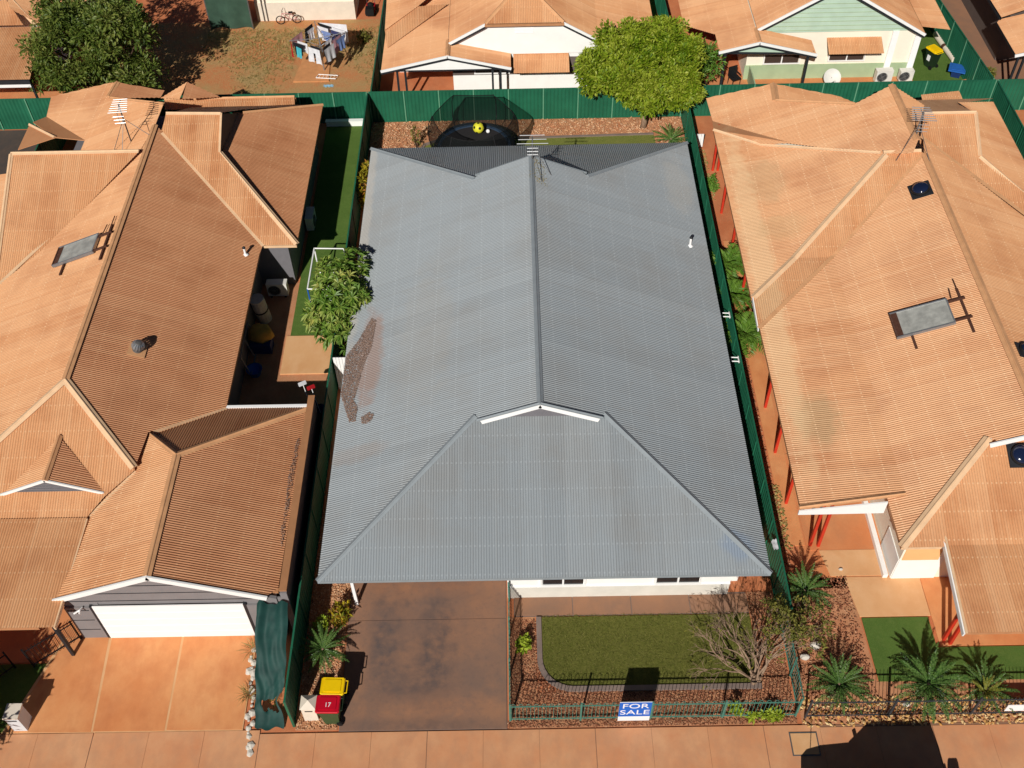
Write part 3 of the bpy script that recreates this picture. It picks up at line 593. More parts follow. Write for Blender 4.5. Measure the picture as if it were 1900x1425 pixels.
board((15.5, 21.25, 4.05), (17.1, 21.25, 4.68), 'white_trim', B, .05, .2); flat([(15.6, 21.5, 3.98), (18.6, 21.5, 3.98), (17.1, 21.5, 4.58)], 'white_wall', B, 'gable_panel')
for poly, z, m in (([(12.63, 18.65), (21.5, 18.65), (21.5, 42), (11.6, 42), (11.6, 30.5), (12.63, 30.5)], 2.42, 'cream_wall'),):
    mb = MB(); mb.prism(poly, 0, z); mb.build('wall', m, B)
MB().box((13.35, 18.63, .6), (1.46, .03, 1.2)).build('painted_dado', 'white_wall', B); MB().box((12.61, 19.3, .6), (.03, 1.3, 1.2)).build('painted_dado', 'white_wall', B)
MB().box((13.3, 18.635, 1.75), (1.2, .03, 1.1)).build('painted_band', 'orange_band', B); MB().box((14.0, 18.62, 1.75), (.2, .03, 1.1)).build('painted_band', 'white_wall', B)
MB().box((12.42, 20.6, .12), (.16, 3.9, .24)).build('plinth', 'white_wall', B)
for x, y, h in ((10.13, 20.0, 2.5), (10.41, 19.97, 2.5), (9.56, 41.1, 2.6), (9.8, 41.1, 2.6), (9.54, 37.95, 2.6), (9.55, 35.12, 2.6), (9.55, 32.2, 2.6), (9.62, 26.3, 2.4), (9.62, 24.1, 2.4), (9.62, 21.8, 2.4), (13.78, 16.31, 2.4), (13.95, 16.17, 2.4)):
    MB().beam((x, y, 0), (x, y, h), .1, .1).build('post', 'red_paint', B)
# ------------------------------------------------------------------ houses behind
D = thing('tan_roof_house', 'white gabled house with orange roof behind the back fence', 'house', (.6, 48, 0))
D1 = Plane('L', -6.47, .224, 2.48); facet(D1, [(-6.47, 46.3), (-3.14, 46.3), (-3.14, 60), (-6.47, 60)], TF, D)
D2 = Plane('L', -3.12, .55, 3.25); facet(D2, [(-3.12, 47.4), (-1.26, 47.4), (.65, 49.5), (.65, 60), (-3.12, 60)], TF, D)
D3 = Plane('R', -4.35, .55, 3.3); facet(D3, [(4.35, 47.4), (2.6, 47.4), (.65, 49.5), (.65, 60), (4.35, 60)], TF, D)
D4 = Plane('R', -7.4, .26, 2.5); facet(D4, [(4.35, 47.6), (7.4, 49.6), (7.4, 60), (4.35, 60)], TF, D)
D5 = Plane('F', 47.4, .54, 4.27); facet(D5, [(-1.26, 47.4), (2.6, 47.4), (.65, 49.5)], TF, D)
D6 = Plane('R', .03, .224, 2.49); facet(D6, [(-.03, 46.3), (-3.14, 46.3), (-3.14, 47.75), (-.03, 47.75)], TF, D)
D7 = Plane('F', 48.0, .28, 2.52); facet(D7, Q(D7, [(719, 89), (832, 7), (775, 12), (714, 56)]), TF, D)
D8 = Plane('L', -6.47, .24, 2.95); facet(D8, Q(D8, [(714, 56), (775, 12), (838, -40), (720, -40)]), TF, D)
for a, b in (((-1.26, 47.4, 4.28), (.65, 49.5, 5.34)), ((2.6, 47.4, 4.28), (.65, 49.5, 5.34)), ((-3.14, 46.3, 3.24), (-3.14, 47.7, 3.24)), ((.65, 49.5, 5.34), (.65, 59, 5.34))): cap(a, b, FT, D, .16, .4)
for a, b in (((-3.2, 47.36, 3.24), (-1.28, 47.36, 4.3)), ((2.62, 47.36, 4.3), (4.4, 47.36, 3.3)), ((-6.5, 46.27, 2.5), (-3.14, 46.27, 3.26)), ((-3.14, 46.27, 3.26), (0, 46.27, 2.52))):
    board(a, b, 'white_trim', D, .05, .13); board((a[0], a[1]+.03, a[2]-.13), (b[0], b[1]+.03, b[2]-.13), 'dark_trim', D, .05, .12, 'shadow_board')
MB().box((.67, 47.34, 4.2), (3.9, .06, .12)).build('gutter', 'gutter_tan', D)
flat([(-3.05, 47.62, 2.45), (4.3, 47.62, 2.45), (4.3, 47.62, 3.25), (2.6, 47.62, 4.2), (-1.25, 47.62, 4.2), (-3.05, 47.62, 3.2)], 'white_wall', D, 'gable_wall', .1)
for i in range(4): MB().box((.67, 47.6, 3.62+i*.07), (.9, .03, .03)).build('vent_louvre', 'white_paint', D)
flat([(-6.2, 46.4, 2.4), (-.25, 46.4, 2.4), (-3.14, 46.4, 3.12)], 'white_wall', D, 'porch_gable', .05)
mb = MB(); mb.prism([(-3.0, 47.7), (6.9, 47.7), (6.9, 60), (-6.0, 60), (-6.0, 50), (-3.0, 50)], 0, 2.4); mb.build('wall', 'white_wall', D)
MB().box((1.9, 47.685, 1.72), (9.8, .04, .95)).build('brown_band', 'brown_wall', D)
window(D, -1.85, -.15, 47.66, 1.35, 2.05, pane='screen_brown'); window(D, .95, 2.75, 47.66, 1.3, 2.05, pane='screen_brown')
AW1 = Plane('F', 46.55, .35, 2.02); facet(AW1, [(.1, 46.55), (2.9, 46.55), (2.9, 47.68), (.1, 47.68)], TF, D, name='window_awning')
for x in (-5.7, -5.3, -.95, -.55): MB().beam((x, 46.45, 0), (x, 46.45, 2.42), .1, .1).build('post', 'dark_trim', D)
MB().beam((-6.3, 46.45, 2.38), (0, 46.45, 2.38), .08, .12).build('porch_beam', 'dark_trim', D)

E = thing('tan_roof_house', 'pale green gabled house with orange roof at the back right', 'house', (16.2, 49, 0))
E1 = Plane('L', 12.4, .6, 3.08); facet(E1, [(12.4, 48.4), (16.2, 48.4), (16.2, 62), (12.4, 62)], TF, E)
E2 = Plane('R', -20.95, .57, 2.68); facet(E2, [(20.95, 48.4), (16.2, 48.4), (16.2, 62), (20.95, 62)], TF, E)
E3 = Plane('L', 10.4, .24, 2.6); facet(E3, [(10.4, 47.25), (12.35, 47.25), (12.35, 62), (9.0, 62), (9.0, 50.3), (10.4, 48.8)], TF, E)
E4 = Plane('R', -15.28, .25, 2.36); facet(E4, [(15.28, 47.25), (12.35, 47.25), (12.35, 48.5), (15.28, 48.5)], TF, E)
E5 = Plane('R', -22.44, .14, 2.5); facet(E5, [(20.95, 49.0), (22.44, 49.0), (22.44, 62), (20.95, 62)], TF, E)
for a, b in (((16.2, 48.4, 5.38), (16.2, 61, 5.38)), ((12.35, 47.25, 3.08), (12.35, 48.5, 3.08))): cap(a, b, FT, E, .16, .4)
for a, b in (((12.3, 48.36, 3.05), (16.2, 48.36, 5.4)), ((16.2, 48.36, 5.4), (21.0, 48.36, 2.66)), ((10.35, 47.2, 2.6), (12.35, 47.2, 3.1)), ((12.35, 47.2, 3.1), (15.35, 47.2, 2.36))):
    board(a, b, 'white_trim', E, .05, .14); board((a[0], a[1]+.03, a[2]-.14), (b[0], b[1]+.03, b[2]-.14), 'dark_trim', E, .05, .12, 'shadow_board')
flat([(12.4, 48.66, 2.7), (20.8, 48.66, 2.7), (16.2, 48.66, 5.3)], 'green_board', E, 'gable_wall', .1)
for i in range(10):
    z = 2.82+i*.24; hw = (5.25-z)/.585
    MB().beam((16.2-hw*.93, 48.645, z), (16.2+hw*.93, 48.645, z), .012, .025).build('weatherboard_joint', 'green_plinth', E)
flat([(10.7, 47.35, 2.5), (15.1, 47.35, 2.35), (12.35, 47.35, 2.98)], 'green_board', E, 'porch_gable', .05)
mb = MB(); mb.prism([(12.2, 48.7), (20.8, 48.7), (20.8, 62), (12.2, 62)], 0, 2.72); mb.build('wall', 'cream_wall', E)
MB().box((16.5, 48.68, .42), (8.7, .04, .84)).build('painted_dado', 'green_plinth', E)
MB().box((19.55, 48.64, 1.35), (.32, .1, 2.7)).build('wall_pier', 'white_paint', E); MB().box((20.75, 48.64, 1.2), (.32, .1, 2.4)).build('wall_pier', 'white_paint', E)
window(E, 16.45, 18.25, 48.66, 1.05, 1.75, pane='screen_brown'); window(E, 13.1, 14.9, 48.66, .95, 1.5, pane='screen_brown')
AW2 = Plane('F', 47.75, .4, 1.98); facet(AW2, [(16.1, 47.75), (18.9, 47.75), (18.9, 48.7), (16.1, 48.7)], TF, E, name='window_awning')
for x, y in ((14.95, 47.4), (10.75, 47.4)): MB().beam((x, y, 0), (x, y, 2.35), .12, .12).build('post', 'dark_trim', E)
MB().beam((10.6, 47.42, 2.42), (15.2, 47.42, 2.32), .08, .14).build('porch_beam', 'dark_trim', E)
MB().box((12.4, 47.6, .45), (.06, 1.9, .9)).build('porch_screen', 'green_plinth', E)

Cn = thing('cream_house', 'cream walled house with pale plinth behind the clothes line', 'house', (-11.6, 55.5, 0))
mb = MB(); mb.prism(rect(-14.4, 55.5, -8.8, 64), 0, 2.7); mb.build('wall', 'cream_wall', Cn)
MB().box((-11.6, 55.48, .55), (5.6, .05, 1.1)).build('plinth', 'pillar_cream', Cn)
C1 = Plane('F', 55.0, T, 2.7); facet(C1, [(-14.9, 55.0), (-8.3, 55.0), (-8.3, 60), (-14.9, 60)], TF, Cn)
for x in (-14.0, -13.8): MB().tube([(x, 55.4, 0), (x, 55.4, 2.6)], .03, 6).build('downpipe', 'galv', Cn)
Fn = thing('tan_roof_house', 'orange roofed house at the top left corner beside the big tree', 'house', (-25, 46.5, 0))
F1 = Plane('F', 46.1, .1, 2.5); facet(F1, [(-29, 46.1), (-23.85, 46.1), (-24.3, 50.3), (-29, 50.3)], TF, Fn)
F2 = Plane('R', 23.0, T, 2.4); facet(F2, [(-29, 58), (-25.9, 51.0), (-24.0, 50.3), (-23.0, 50.4), (-23.0, 60), (-29, 60)], TF, Fn)
F3 = Plane('F', 50.0, T, 2.9); facet(F3, [(-31, 50.3), (-25.2, 50.3), (-27.5, 53.4), (-31, 53.4)], TF, Fn)
cap((-24.6, 50.4, 2.95), (-27.6, 53.5, 4.2), FP, Fn, .2, .25, 'hip_cap')
MB().box((-26.4, 46.05, 2.4), (5.1, .1, .2)).build('gutter', 'dark_trim', Fn); MB().box((-26.4, 46.2, 2.15), (4.9, .1, .26)).build('fascia', 'white_trim', Fn)
for y in (46.3, 49.5): MB().beam((-23.95, y, 0), (-23.95, y, 2.4), .1, .1).build('post', 'dark_trim', Fn)
mb = MB(); mb.prism(rect(-31, 50.6, -24.2, 60), 0, 2.6); mb.build('wall', 'white_wall', Fn)
sheet('far_left_patio', rect(-31, 45.7, -23.2, 50.5), .03, 'patio_orange')
Gn = thing('tan_roof_house', 'orange roofed house cut off at the top right corner', 'house', (26.5, 47.5, 0))
G1 = Plane('L', 25.0, .25, 2.5); facet(G1, [(25.0, 46.6), (30, 46.6), (30, 49.8), (25.2, 49.8), (25.0, 49.6)], TF, Gn)
G2 = Plane('L', 25.2, .38, 2.7); facet(G2, [(25.2, 49.7), (31, 49.7), (31, 62), (25.0, 62)], TF, Gn)
board((24.95, 46.56, 2.5), (30, 46.56, 3.7), 'white_trim', Gn, .05, .15); gutter((25.0, 46.6, 2.5), (25.0, 49.7, 2.5), 'dark_trim', Gn, (-1, 0)); gutter((25.1, 49.7, 2.7), (25.0, 61, 2.7), 'dark_trim', Gn, (-1, 0))
for x in (25.3, 25.6): MB().beam((x, 46.8, 0), (x, 46.8, 2.5), .1, .1).build('post', 'dark_trim', Gn)
mb = MB(); mb.prism(rect(25.8, 50, 33, 62), 0, 2.6); mb.build('wall', 'brown_wall', Gn)
sheet('far_right_patio', rect(24.1, 45.6, 32, 62), .025, 'path_brown')  # dark brown puts the shade under the corner house's eaves into the ground colour

# ------------------------------------------------------------------ sheet metal fences
def metal_fence(p0, p1, label, h=1.8, bay=1.72, posts='fence_green_pale', z0=0.0, group='green sheet metal fences'):
    p0, p1 = Vector((*p0, z0)), Vector((*p1, z0)); L = (p1-p0).length; n = max(1, round(L/bay)); w_ = L/n; a = math.atan2(p1.y-p0.y, p1.x-p0.x)
    f = thing('sheet_metal_fence', label, 'fence', p0, a, group)
    mb = MB(); prof = []; x = 0.0; i = 0
    while x < w_-.03:
        prof.append((x, -.012 if (i//2) % 2 else .018)); x += .03 if i % 2 == 0 and i else (.07 if (i//2) % 2 else .055); i += 1
    prof.append((w_-.02, -.012))
    for x, y in prof: mb.v += [(x, y, .04), (x, y, h-.02)]
    for i in range(len(prof)-1): mb.f.append((2*i, 2*i+2, 2*i+3, 2*i+1))
    pm = mb.mesh('panel', 'fence_green'); po = MB().box((0, 0, h/2), (.055, .075, h)).mesh('post', posts); rl = MB().box((w_/2, 0, h-.015), (w_-.05, .06, .045)).mesh('rail', 'fence_green'); rb = MB().box((w_/2, 0, .06), (w_-.05, .06, .06)).mesh('rail', 'fence_green')
    for i in range(n):
        for me in (pm, rl, rb): link(me, me.name.split('.')[0], f, True, Matrix.Translation((i*w_, 0, 0)))
    for i in range(n+1): link(po, 'post', f, True, Matrix.Translation((i*w_, 0, 0)))
    return f
metal_fence((-7.12, 45.5), (8.5, 45.5), 'green sheet fence behind the trampoline and yellow-green tree')
metal_fence((-22.4, 45.5), (-7.22, 45.5), 'green sheet fence behind the left neighbour, below the clothes line yard')
metal_fence((8.62, 45.5), (23.95, 45.5), 'green sheet fence behind the right neighbour, below the pale green house')
metal_fence((-31, 45.5), (-22.5, 45.5), 'short green sheet fence left of the big dark tree')
metal_fence((24.05, 45.5), (32, 45.5), 'green sheet fence at the far right edge below the corner house')
metal_fence((-7.16, 13.75), (-7.16, 45.4), 'long green sheet fence between the grey roof and left neighbour', posts='fence_green')
metal_fence((8.56, 16.6), (8.56, 45.4), 'long green sheet fence between the grey roof and right neighbour', posts='fence_green')
metal_fence((24.0, 36), (24.0, 45.4), 'green sheet fence right of the right neighbour, running to the back', posts='fence_green')
metal_fence((23.85, 45.6), (22.85, 58), 'green sheet fence on the right of the green turf yard', posts='fence_green_pale')
metal_fence((-7.0, 45.6), (-6.92, 58), 'sheet fence between the clothes line yard and white gabled house', posts='fence_green')
metal_fence((8.5, 49.5), (8.3, 58), 'green sheet fence between the white and the pale green houses', posts='fence_green')
metal_fence((-22.45, 40), (-22.45, 45.4), 'green sheet fence at the left edge, behind the left roof', posts='fence_green')
# side gates between house and fence
def gate(name, label, x0, x1, y, h, m):
    g = thing(name, label, 'gate', ((x0+x1)/2, y, 0)); n = max(3, round((x1-x0)/.12)); wv = (x1-x0)/n
    for i in range(n): MB().box((x0+(i+.5)*wv, y, h/2+.03), (wv-.012, .03, h-.06)).build('board', m, g)
    for z in (.25, h-.2): MB().box(((x0+x1)/2, y+.03, z), (x1-x0, .03, .08)).build('rail', m, g)
gate('side_gate', 'white slatted side gate between fence and grey-roofed house', -7.08, -5.9, 27.6, 1.9, 'white_paint')
gate('side_gate', 'white gate at the back corner beside the right neighbour', 8.65, 9.3, 42.9, .8, 'white_paint')
rw = thing('retaining_wall', 'white low wall at the back of the left side lawn', 'wall', (-8.2, 45.2, 0)); MB().box((-8.3, 45.25, .16), (2.2, .16, .3)).build('wall_body', 'white_paint', rw); MB().box((-8.3, 45.25, .33), (2.26, .22, .05)).build('capping', 'white_trim', rw)
# ------------------------------------------------------------------ tubular front fences
def hoop_mesh(sp, h, m, r=.009, hoop=True):
    mb = MB()
    if hoop: mb.tube([(0, 0, .06), (0, 0, h-.1)]+[(sp/2-sp/2*math.cos(t), 0, h-.1+.1*math.sin(t)) for t in [math.pi*i/6 for i in range(1, 6)]]+[(sp, 0, h-.1), (sp, 0, .06)], r, 6)
    else: mb.tube([(0, 0, .06), (0, 0, h-.03)], r, 6)
    return mb.mesh('picket', m)
def tube_fence(p0, p1, label, posts, m, h=1.22, sp=.118, hoop=True, group='tubular front fences'):
    p0, p1 = Vector((*p0, 0)), Vector((*p1, 0)); d = p1-p0; L = d.length; a = math.atan2(d.y, d.x); f = thing('tubular_fence', label, 'fence', p0, a, group)
    pm = hoop_mesh(sp, h, m, .009, hoop); n = int(L/sp); step = 2 if hoop else 1
    for i in range(0, n-1, step): link(pm, 'picket', f, True, Matrix.Translation((.05+i*sp, 0, 0)))
    for z in (.16, h-.17): MB().box((L/2, 0, z), (L, .032, .028)).build('rail', m, f, local=True)
    pmesh = MB().box((0, 0, h/2), (.055, .055, h)).mesh('post', m); cm = MB().box((0, 0, h+.01), (.07, .07, .025)).mesh('post_cap', m)
    for x in posts:
        p = link(pmesh, 'post', f, True, Matrix.Translation((x, 0, 0)))
    return f
tube_fence((-.41, 13.8), (8.5, 13.8), 'teal hoop-top tubular fence along the front lawn', [0, 2.19, 4.36, 6.6, 8.88], 'fence_teal')
tube_fence((-.41, 13.86), (-.41, 18.05), 'teal hoop-top tubular fence along the dark driveway', [1.45, 2.9, 4.15], 'fence_teal')
tube_fence((8.56, 13.86), (8.56, 16.55), 'teal tubular fence beside the bare tree, joining the sheet fence', [1.3, 2.65], 'fence_teal', hoop=False, h=1.25)
tube_fence((8.75, 13.75), (19, 13.75), 'dark grey tubular fence in front of the big cycads', [.02, 2.6, 5.15, 7.6, 10.2], 'fence_grey', hoop=False, h=1.25)
tube_fence((-15.9, 15.9), (-14.6, 16.9), 'dark tubular gate panel beside the garage', [0, 1.6], 'dark_metal', hoop=False, h=1.2)
tube_fence((-18.5, 13.9), (-16.5, 15.9), 'dark tubular fence by the shaded garden at lower left', [0, 1.4, 2.8], 'dark_metal', hoop=False, h=1.1)
# ------------------------------------------------------------------ plants
def leaf(mb, p, d, L, wd, rnd, droop=.25):
    d = d.normalized(); s = d.cross(UP)
    if s.length < .05: s = Vector((1, 0, 0))
    s = s.normalized(); s = (s+d.cross(s)*rnd.uniform(-.8, .8)).normalized(); n = s.cross(d)
    mid = p+d*(L*.5); b = len(mb.v)
    mb.v += [tuple(p), tuple(mid+s*(wd/2)+n*(.12*wd)), tuple(p+d*L-UP*(droop*L*.5)), tuple(mid-s*(wd/2)+n*(.12*wd))]; mb.f.append((b, b+1, b+2, b+3))
def rdir(r):
    while True:
        v = Vector((r.uniform(-1, 1), r.uniform(-1, 1), r.uniform(-1, 1)))
        if .1 < v.length < 1: return v.normalized()
def crown_pts(c, rr, n, r, low=-.55, shell=.55):
    out = []
    while len(out) < n:
        d = rdir(r)
        if d.z < low: continue
        k = shell+(1-shell)*r.random()**.6
        out.append(Vector((c[0]+d.x*rr[0]*k, c[1]+d.y*rr[1]*k, c[2]+d.z*rr[2]*k)))
    return out
def tree(name, label, base, c, rr, nclump, nleaf, L, wd, leafm, barkm, seed, rc=.55, trunk_r=.16, group=None, limbs=9, lobes=None, rosette=False):
    r = random.Random(seed); t = thing(name, label, 'tree', base, 0, group); mb = MB(); base = Vector(base); c = Vector(c)
    pts = []
    for (lc, lr, k) in (lobes or [(c, rr, 1.0)]): pts += crown_pts(lc, lr, int(nclump*k), r)
    for q in pts:
        if rosette:
            ax = (q-c+Vector((0, 0, .8))).normalized()
            for j in range(nleaf):
                s = ax.cross(Vector((math.cos(j*2.4), math.sin(j*2.4), .3))).normalized(); d = s+ax*r.uniform(-.05, .9)
                leaf(mb, q, d, L*r.uniform(.7, 1.15), wd*r.uniform(.8, 1.2), r, .3)
        else:
            cr = rc*r.uniform(.6, 1.25)
            for j in range(nleaf):
                o = rdir(r); p = q+o*cr*r.random()**.5; leaf(mb, p, o+UP*.35+rdir(r)*.7, L*r.uniform(.6, 1.25), wd*r.uniform(.7, 1.2), r)
    mb.build('crown', leafm, t)
    tm = MB(); fork = base+Vector((0, 0, max(.35, (c.z-rr[2]-base.z)*.75+.2)))
    tm.tube([base-Vector((0, 0, .05)), base+(fork-base)*.5+Vector((.04, .03, 0)), fork], [trunk_r*1.25, trunk_r, trunk_r*.85], 9)
    for q in r.sample(pts, min(limbs, len(pts))):
        m = fork.lerp(q, .5)+Vector((r.uniform(-.2, .2), r.uniform(-.2, .2), .15)); k = fork.lerp(q, .97); tm.tube(bez(fork-Vector((0, 0, .1)), m, k, 5), trunk_r*.55, 6, .02)
    tm.build('trunk', barkm, t, True)
    return t
tree('big_tree', 'large dark green leafy tree at the top left', (-20.6, 48.3, 0), (-20.6, 47.8, 3.1), (3.5, 3.3, 2.6), 150, 120, .26, .11, 'leaf_dark', 'bark', 3, rc=.52, trunk_r=.24, limbs=14,
     lobes=[((-21.4, 47.6, 3.4), (2.6, 2.3, 2.0), .36), ((-19.9, 48.4, 3.3), (2.0, 2.4, 1.9), .24), ((-20.8, 46.5, 2.0), (1.7, 1.0, 1.3), .13), ((-18.8, 46.8, 1.7), (1.3, 1.1, 1.2), .12), ((-21.6, 50.2, 4.2), (2.3, 2.0, 1.7), .2), ((-23.0, 46.6, 2.3), (1.0, .9, 1.0), .07), ((-19.2, 47.2, 4.6), (1.4, 1.6, 1.2), .14)])
tree('round_tree', 'round yellow-green tree standing at the back fence', (6.55, 44.6, 0), (6.3, 44.7, 2.9), (3.1, 1.9, 1.9), 330, 105, .22, .11, 'leaf_bright', 'bark_pale', 5, rc=.36, trunk_r=.14, limbs=12,
     lobes=[((6.2, 45.1, 3.1), (2.6, 1.5, 1.2), .34), ((6.9, 43.8, 2.5), (1.5, 1.0, .9), .16), ((8.4, 44.3, 2.5), (.85, .9, .8), .09), ((4.1, 45.2, 2.9), (1.0, 1.0, .9), .1), ((5.3, 46.0, 3.9), (1.1, 1.0, .9), .11), ((7.2, 46.1, 4.0), (1.2, 1.0, .9), .12), ((8.3, 45.5, 3.5), (.9, .9, .9), .1), ((5.2, 44.1, 3.0), (1.0, .9, .8), .09), ((7.9, 44.0, 3.2), (.8, .8, .7), .07)])
tree('frangipani_tree', 'green frangipani tree leaning over the left side fence', (-7.6, 30.4, 0), (-6.95, 30.35, 2.55), (1.3, 2.15, 1.45), 300, 11, .36, .1, 'leaf_frangi', 'bark_pale', 11, trunk_r=.12, limbs=14, rosette=True,
     lobes=[((-6.95, 30.3, 2.4), (1.0, 1.6, 1.2), .42), ((-7.5, 31.4, 2.5), (.7, .8, .8), .14), ((-6.5, 31.6, 2.8), (.6, .75, .8), .13), ((-6.3, 29.9, 2.7), (.65, .7, .8), .13), ((-7.7, 29.6, 2.2), (.6, .8, .8), .13), ((-6.9, 28.6, 2.1), (.75, .6, .8), .14)])
tree('dark_tree', 'dark green small tree between the round tree and pale green house', (9.9, 47.3, 0), (9.7, 47.5, 1.7), (.75, .8, 1.0), 40, 40, .3, .1, 'leaf_palm', 'bark', 13, rc=.4, trunk_r=.07, limbs=5)
tree('street_tree', 'leafy street tree at the lower left edge', (-18.6, 11.2, 0), (-18.5, 11.4, 3.0), (1.75, 1.5, 1.5), 130, 50, .28, .12, 'leaf_frangi', 'bark', 17, rc=.5, trunk_r=.12, limbs=7)
def shrub(name, label, base, rr, n, L, wd, m, seed, group=None):
    r = random.Random(seed); base = Vector(base); t = thing(name, label, 'shrub', base, 0, group); mb = MB(); st = MB(); c = base+Vector((0, 0, rr[2]*.9))
    for q in crown_pts(c, rr, n, r, -.7, .3):
        for j in range(8): leaf(mb, q, rdir(r)+UP*.5, L*r.uniform(.7, 1.2), wd, r)
        if r.random() < .35: st.tube([base, base.lerp(q, .5)+Vector((0, 0, .05)), q], .012, 5)
    mb.build('foliage', m, t); st.tube([base, c], .02, 5); st.build('stem', 'bark', t); return t
shrub('shrub', 'small lime green shrub beside the front side fence', (.05, 16.25, 0), (.24, .3, .3), 26, .16, .09, 'leaf_lime', 21)
shrub('croton', 'yellow croton bush above the cycad by the driveway', (-6.05, 17.45, 0), (.38, .42, .42), 46, .2, .06, 'leaf_yellow', 22)
shrub('croton', 'small green-yellow croton beside the larger yellow one', (-6.65, 17.1, 0), (.22, .22, .3), 16, .2, .06, 'leaf_lime', 23)
shrub('shrub', 'yellow-green shrub behind the left fence at the back corner', (-6.88, 39.2, 0), (.3, 1.35, 1.0), 110, .24, .08, 'leaf_yellow', 24)
shrub('shrub', 'round green shrub near the red posts on the right', (9.25, 39.7, 0), (.33, .5, .35), 34, .2, .08, 'leaf_palm', 25)
shrub('shrub', 'small green bush in the corner of the clothes line yard', (-8.2, 53.0, 0), (.35, .3, .4), 30, .2, .05, 'leaf_sparse', 26)
shrub('shrub', 'leafy bush overhanging the letterbox at the lower left', (-16.9, 14.1, 0), (.6, .5, .75), 60, .22, .09, 'leaf_frangi', 27)
shrub('shrub', 'climber on the trampoline net at its left edge', (-4.75, 43.2, 0), (.25, .25, .9), 30, .12, .05, 'leaf_sparse', 28)
shrub('shrub', 'dry bush by the fence at the top right', (24.6, 47.6, 0), (.35, .4, .6), 40, .2, .06, 'leaf_sparse', 29)
def frond_mesh(name, m, L, n, lw, ll, arch, seed, fold=.55):
    r = random.Random(seed); mb = MB(); pts = []
    for i in range(n+1):
        t = i/n; pts.append(Vector((L*t*(1-.12*arch*t), 0, L*(.55*t-arch*t*t))))
    mb.tube(pts, .016, 5, .005)
    for i in range(2, n+1):
        p = pts[i]; d = (pts[i]-pts[i-1]).normalized(); k = math.sin(math.pi*min(1, (i/n)*.86+.12))**.6
        for s in (-1, 1):
            dr = Vector((d.x*.55, s*.85, d.z*.5+fold*.35)); leaf(mb, p+Vector((r.uniform(-.01, .01), 0, 0)), dr, ll*k*r.uniform(.85, 1.1), lw, r, .25)
    return mb.mesh(name, m)
FM = {'cycad': [frond_mesh('frond', 'leaf_cycad', 1.0, 30, .03, .1, a, i, .3) for i, a in enumerate((.2, .32, .48))], 'yellow': [frond_mesh('frond', 'leaf_cycad_yellow', 1.0, 24, .04, .12, a, 9+i, .3) for i, a in enumerate((.3, .5))],
      'palm': [frond_mesh('frond', 'leaf_palm', 1.0, 18, .06, .36, a, 20+i, .2) for i, a in enumerate((.5, .7, .9))]}
def rosette(name, label, base, h, R, n, kind, seed, cat='cycad', trunk_r=.16, lean=(0, 0), group=None, el=(-.12, .85)):
    r = random.Random(seed); t = thing(name, label, cat, base, 0, group); top = Vector((lean[0], lean[1], h))
    tm = MB(); tm.tube([(0, 0, -.03), top*.5, top], [trunk_r*1.1, trunk_r, trunk_r*.75], 10); tm.lathe([(trunk_r*.7, 0), (trunk_r*.55, .06), (.02, .1)], top, 9); tm.build('trunk', 'bark_pale' if kind == 'cycad' else 'bark', t, True, local=True)
    for i in range(n):
        f = i/n; a = i*2.39996+r.uniform(-.15, .15); e = el[0]+(el[1]-el[0])*f; s = R*r.uniform(.86, 1.1)*(1 if f < .7 else .85)
        mw = Matrix.Translation(top+Vector((0, 0, .02)))@Matrix.Rotation(a, 4, 'Z')@Matrix.Rotation(-(e-.35), 4, 'Y')@Matrix.Rotation(r.uniform(-.3, .3), 4, 'X')@Matrix.Scale(s, 4)
        link(r.choice(FM[kind]), 'frond', t, True, mw)
    return t
rosette('cycad', 'dark cycad with short pale trunk beside the dark driveway', (-6.42, 16.05, 0), .55, .88, 40, 'cycad', 31, trunk_r=.13)
rosette('cycad', 'large cycad nearest the teal fence corner, behind the grey fence', (9.85, 14.5, 0), .65, 1.05, 46, 'cycad', 32, trunk_r=.2)
rosette('cycad', 'largest cycad, darker, behind the grey fence left of the yellowish one', (12.6, 14.45, 0), .7, 1.2, 52, 'cycad', 33, trunk_r=.2)
rosette('cycad', 'green cycad with yellowish young fronds right of the largest one', (14.45, 14.4, 0), .45, .95, 30, 'cycad', 34, trunk_r=.16, el=(0, .6))
rosette('cycad', 'tuft of yellowish young fronds in the right cycad', (14.3, 14.2, 0), .62, .6, 14, 'yellow', 35, trunk_r=.1, el=(.5, 1.2))
rosette('cycad', 'cycad by the side fence near the right neighbour patio', (9.35, 17.7, 0), .9, .95, 36, 'cycad', 36, trunk_r=.15)
rosette('cycad', 'small dark cycad in the back corner by the round tree', (7.75, 43.1, 0), .35, .95, 28, 'cycad', 37, trunk_r=.14)
for i, (x, y, h, R, lb) in enumerate(((9.2, 33.9, .5, 1.15, 'green feathery palm by the side fence, furthest back of three'), (9.15, 32.0, .45, 1.0, 'green feathery palm by the side fence, middle of three'), (9.25, 29.7, .5, 1.35, 'large green feathery palm by the side fence, nearest of three'))):
    rosette('palm', lb, (x, y, 0), h, R, 18, 'palm', 40+i, 'palm', .09, group='palms along the right side fence', el=(.2, 1.2))
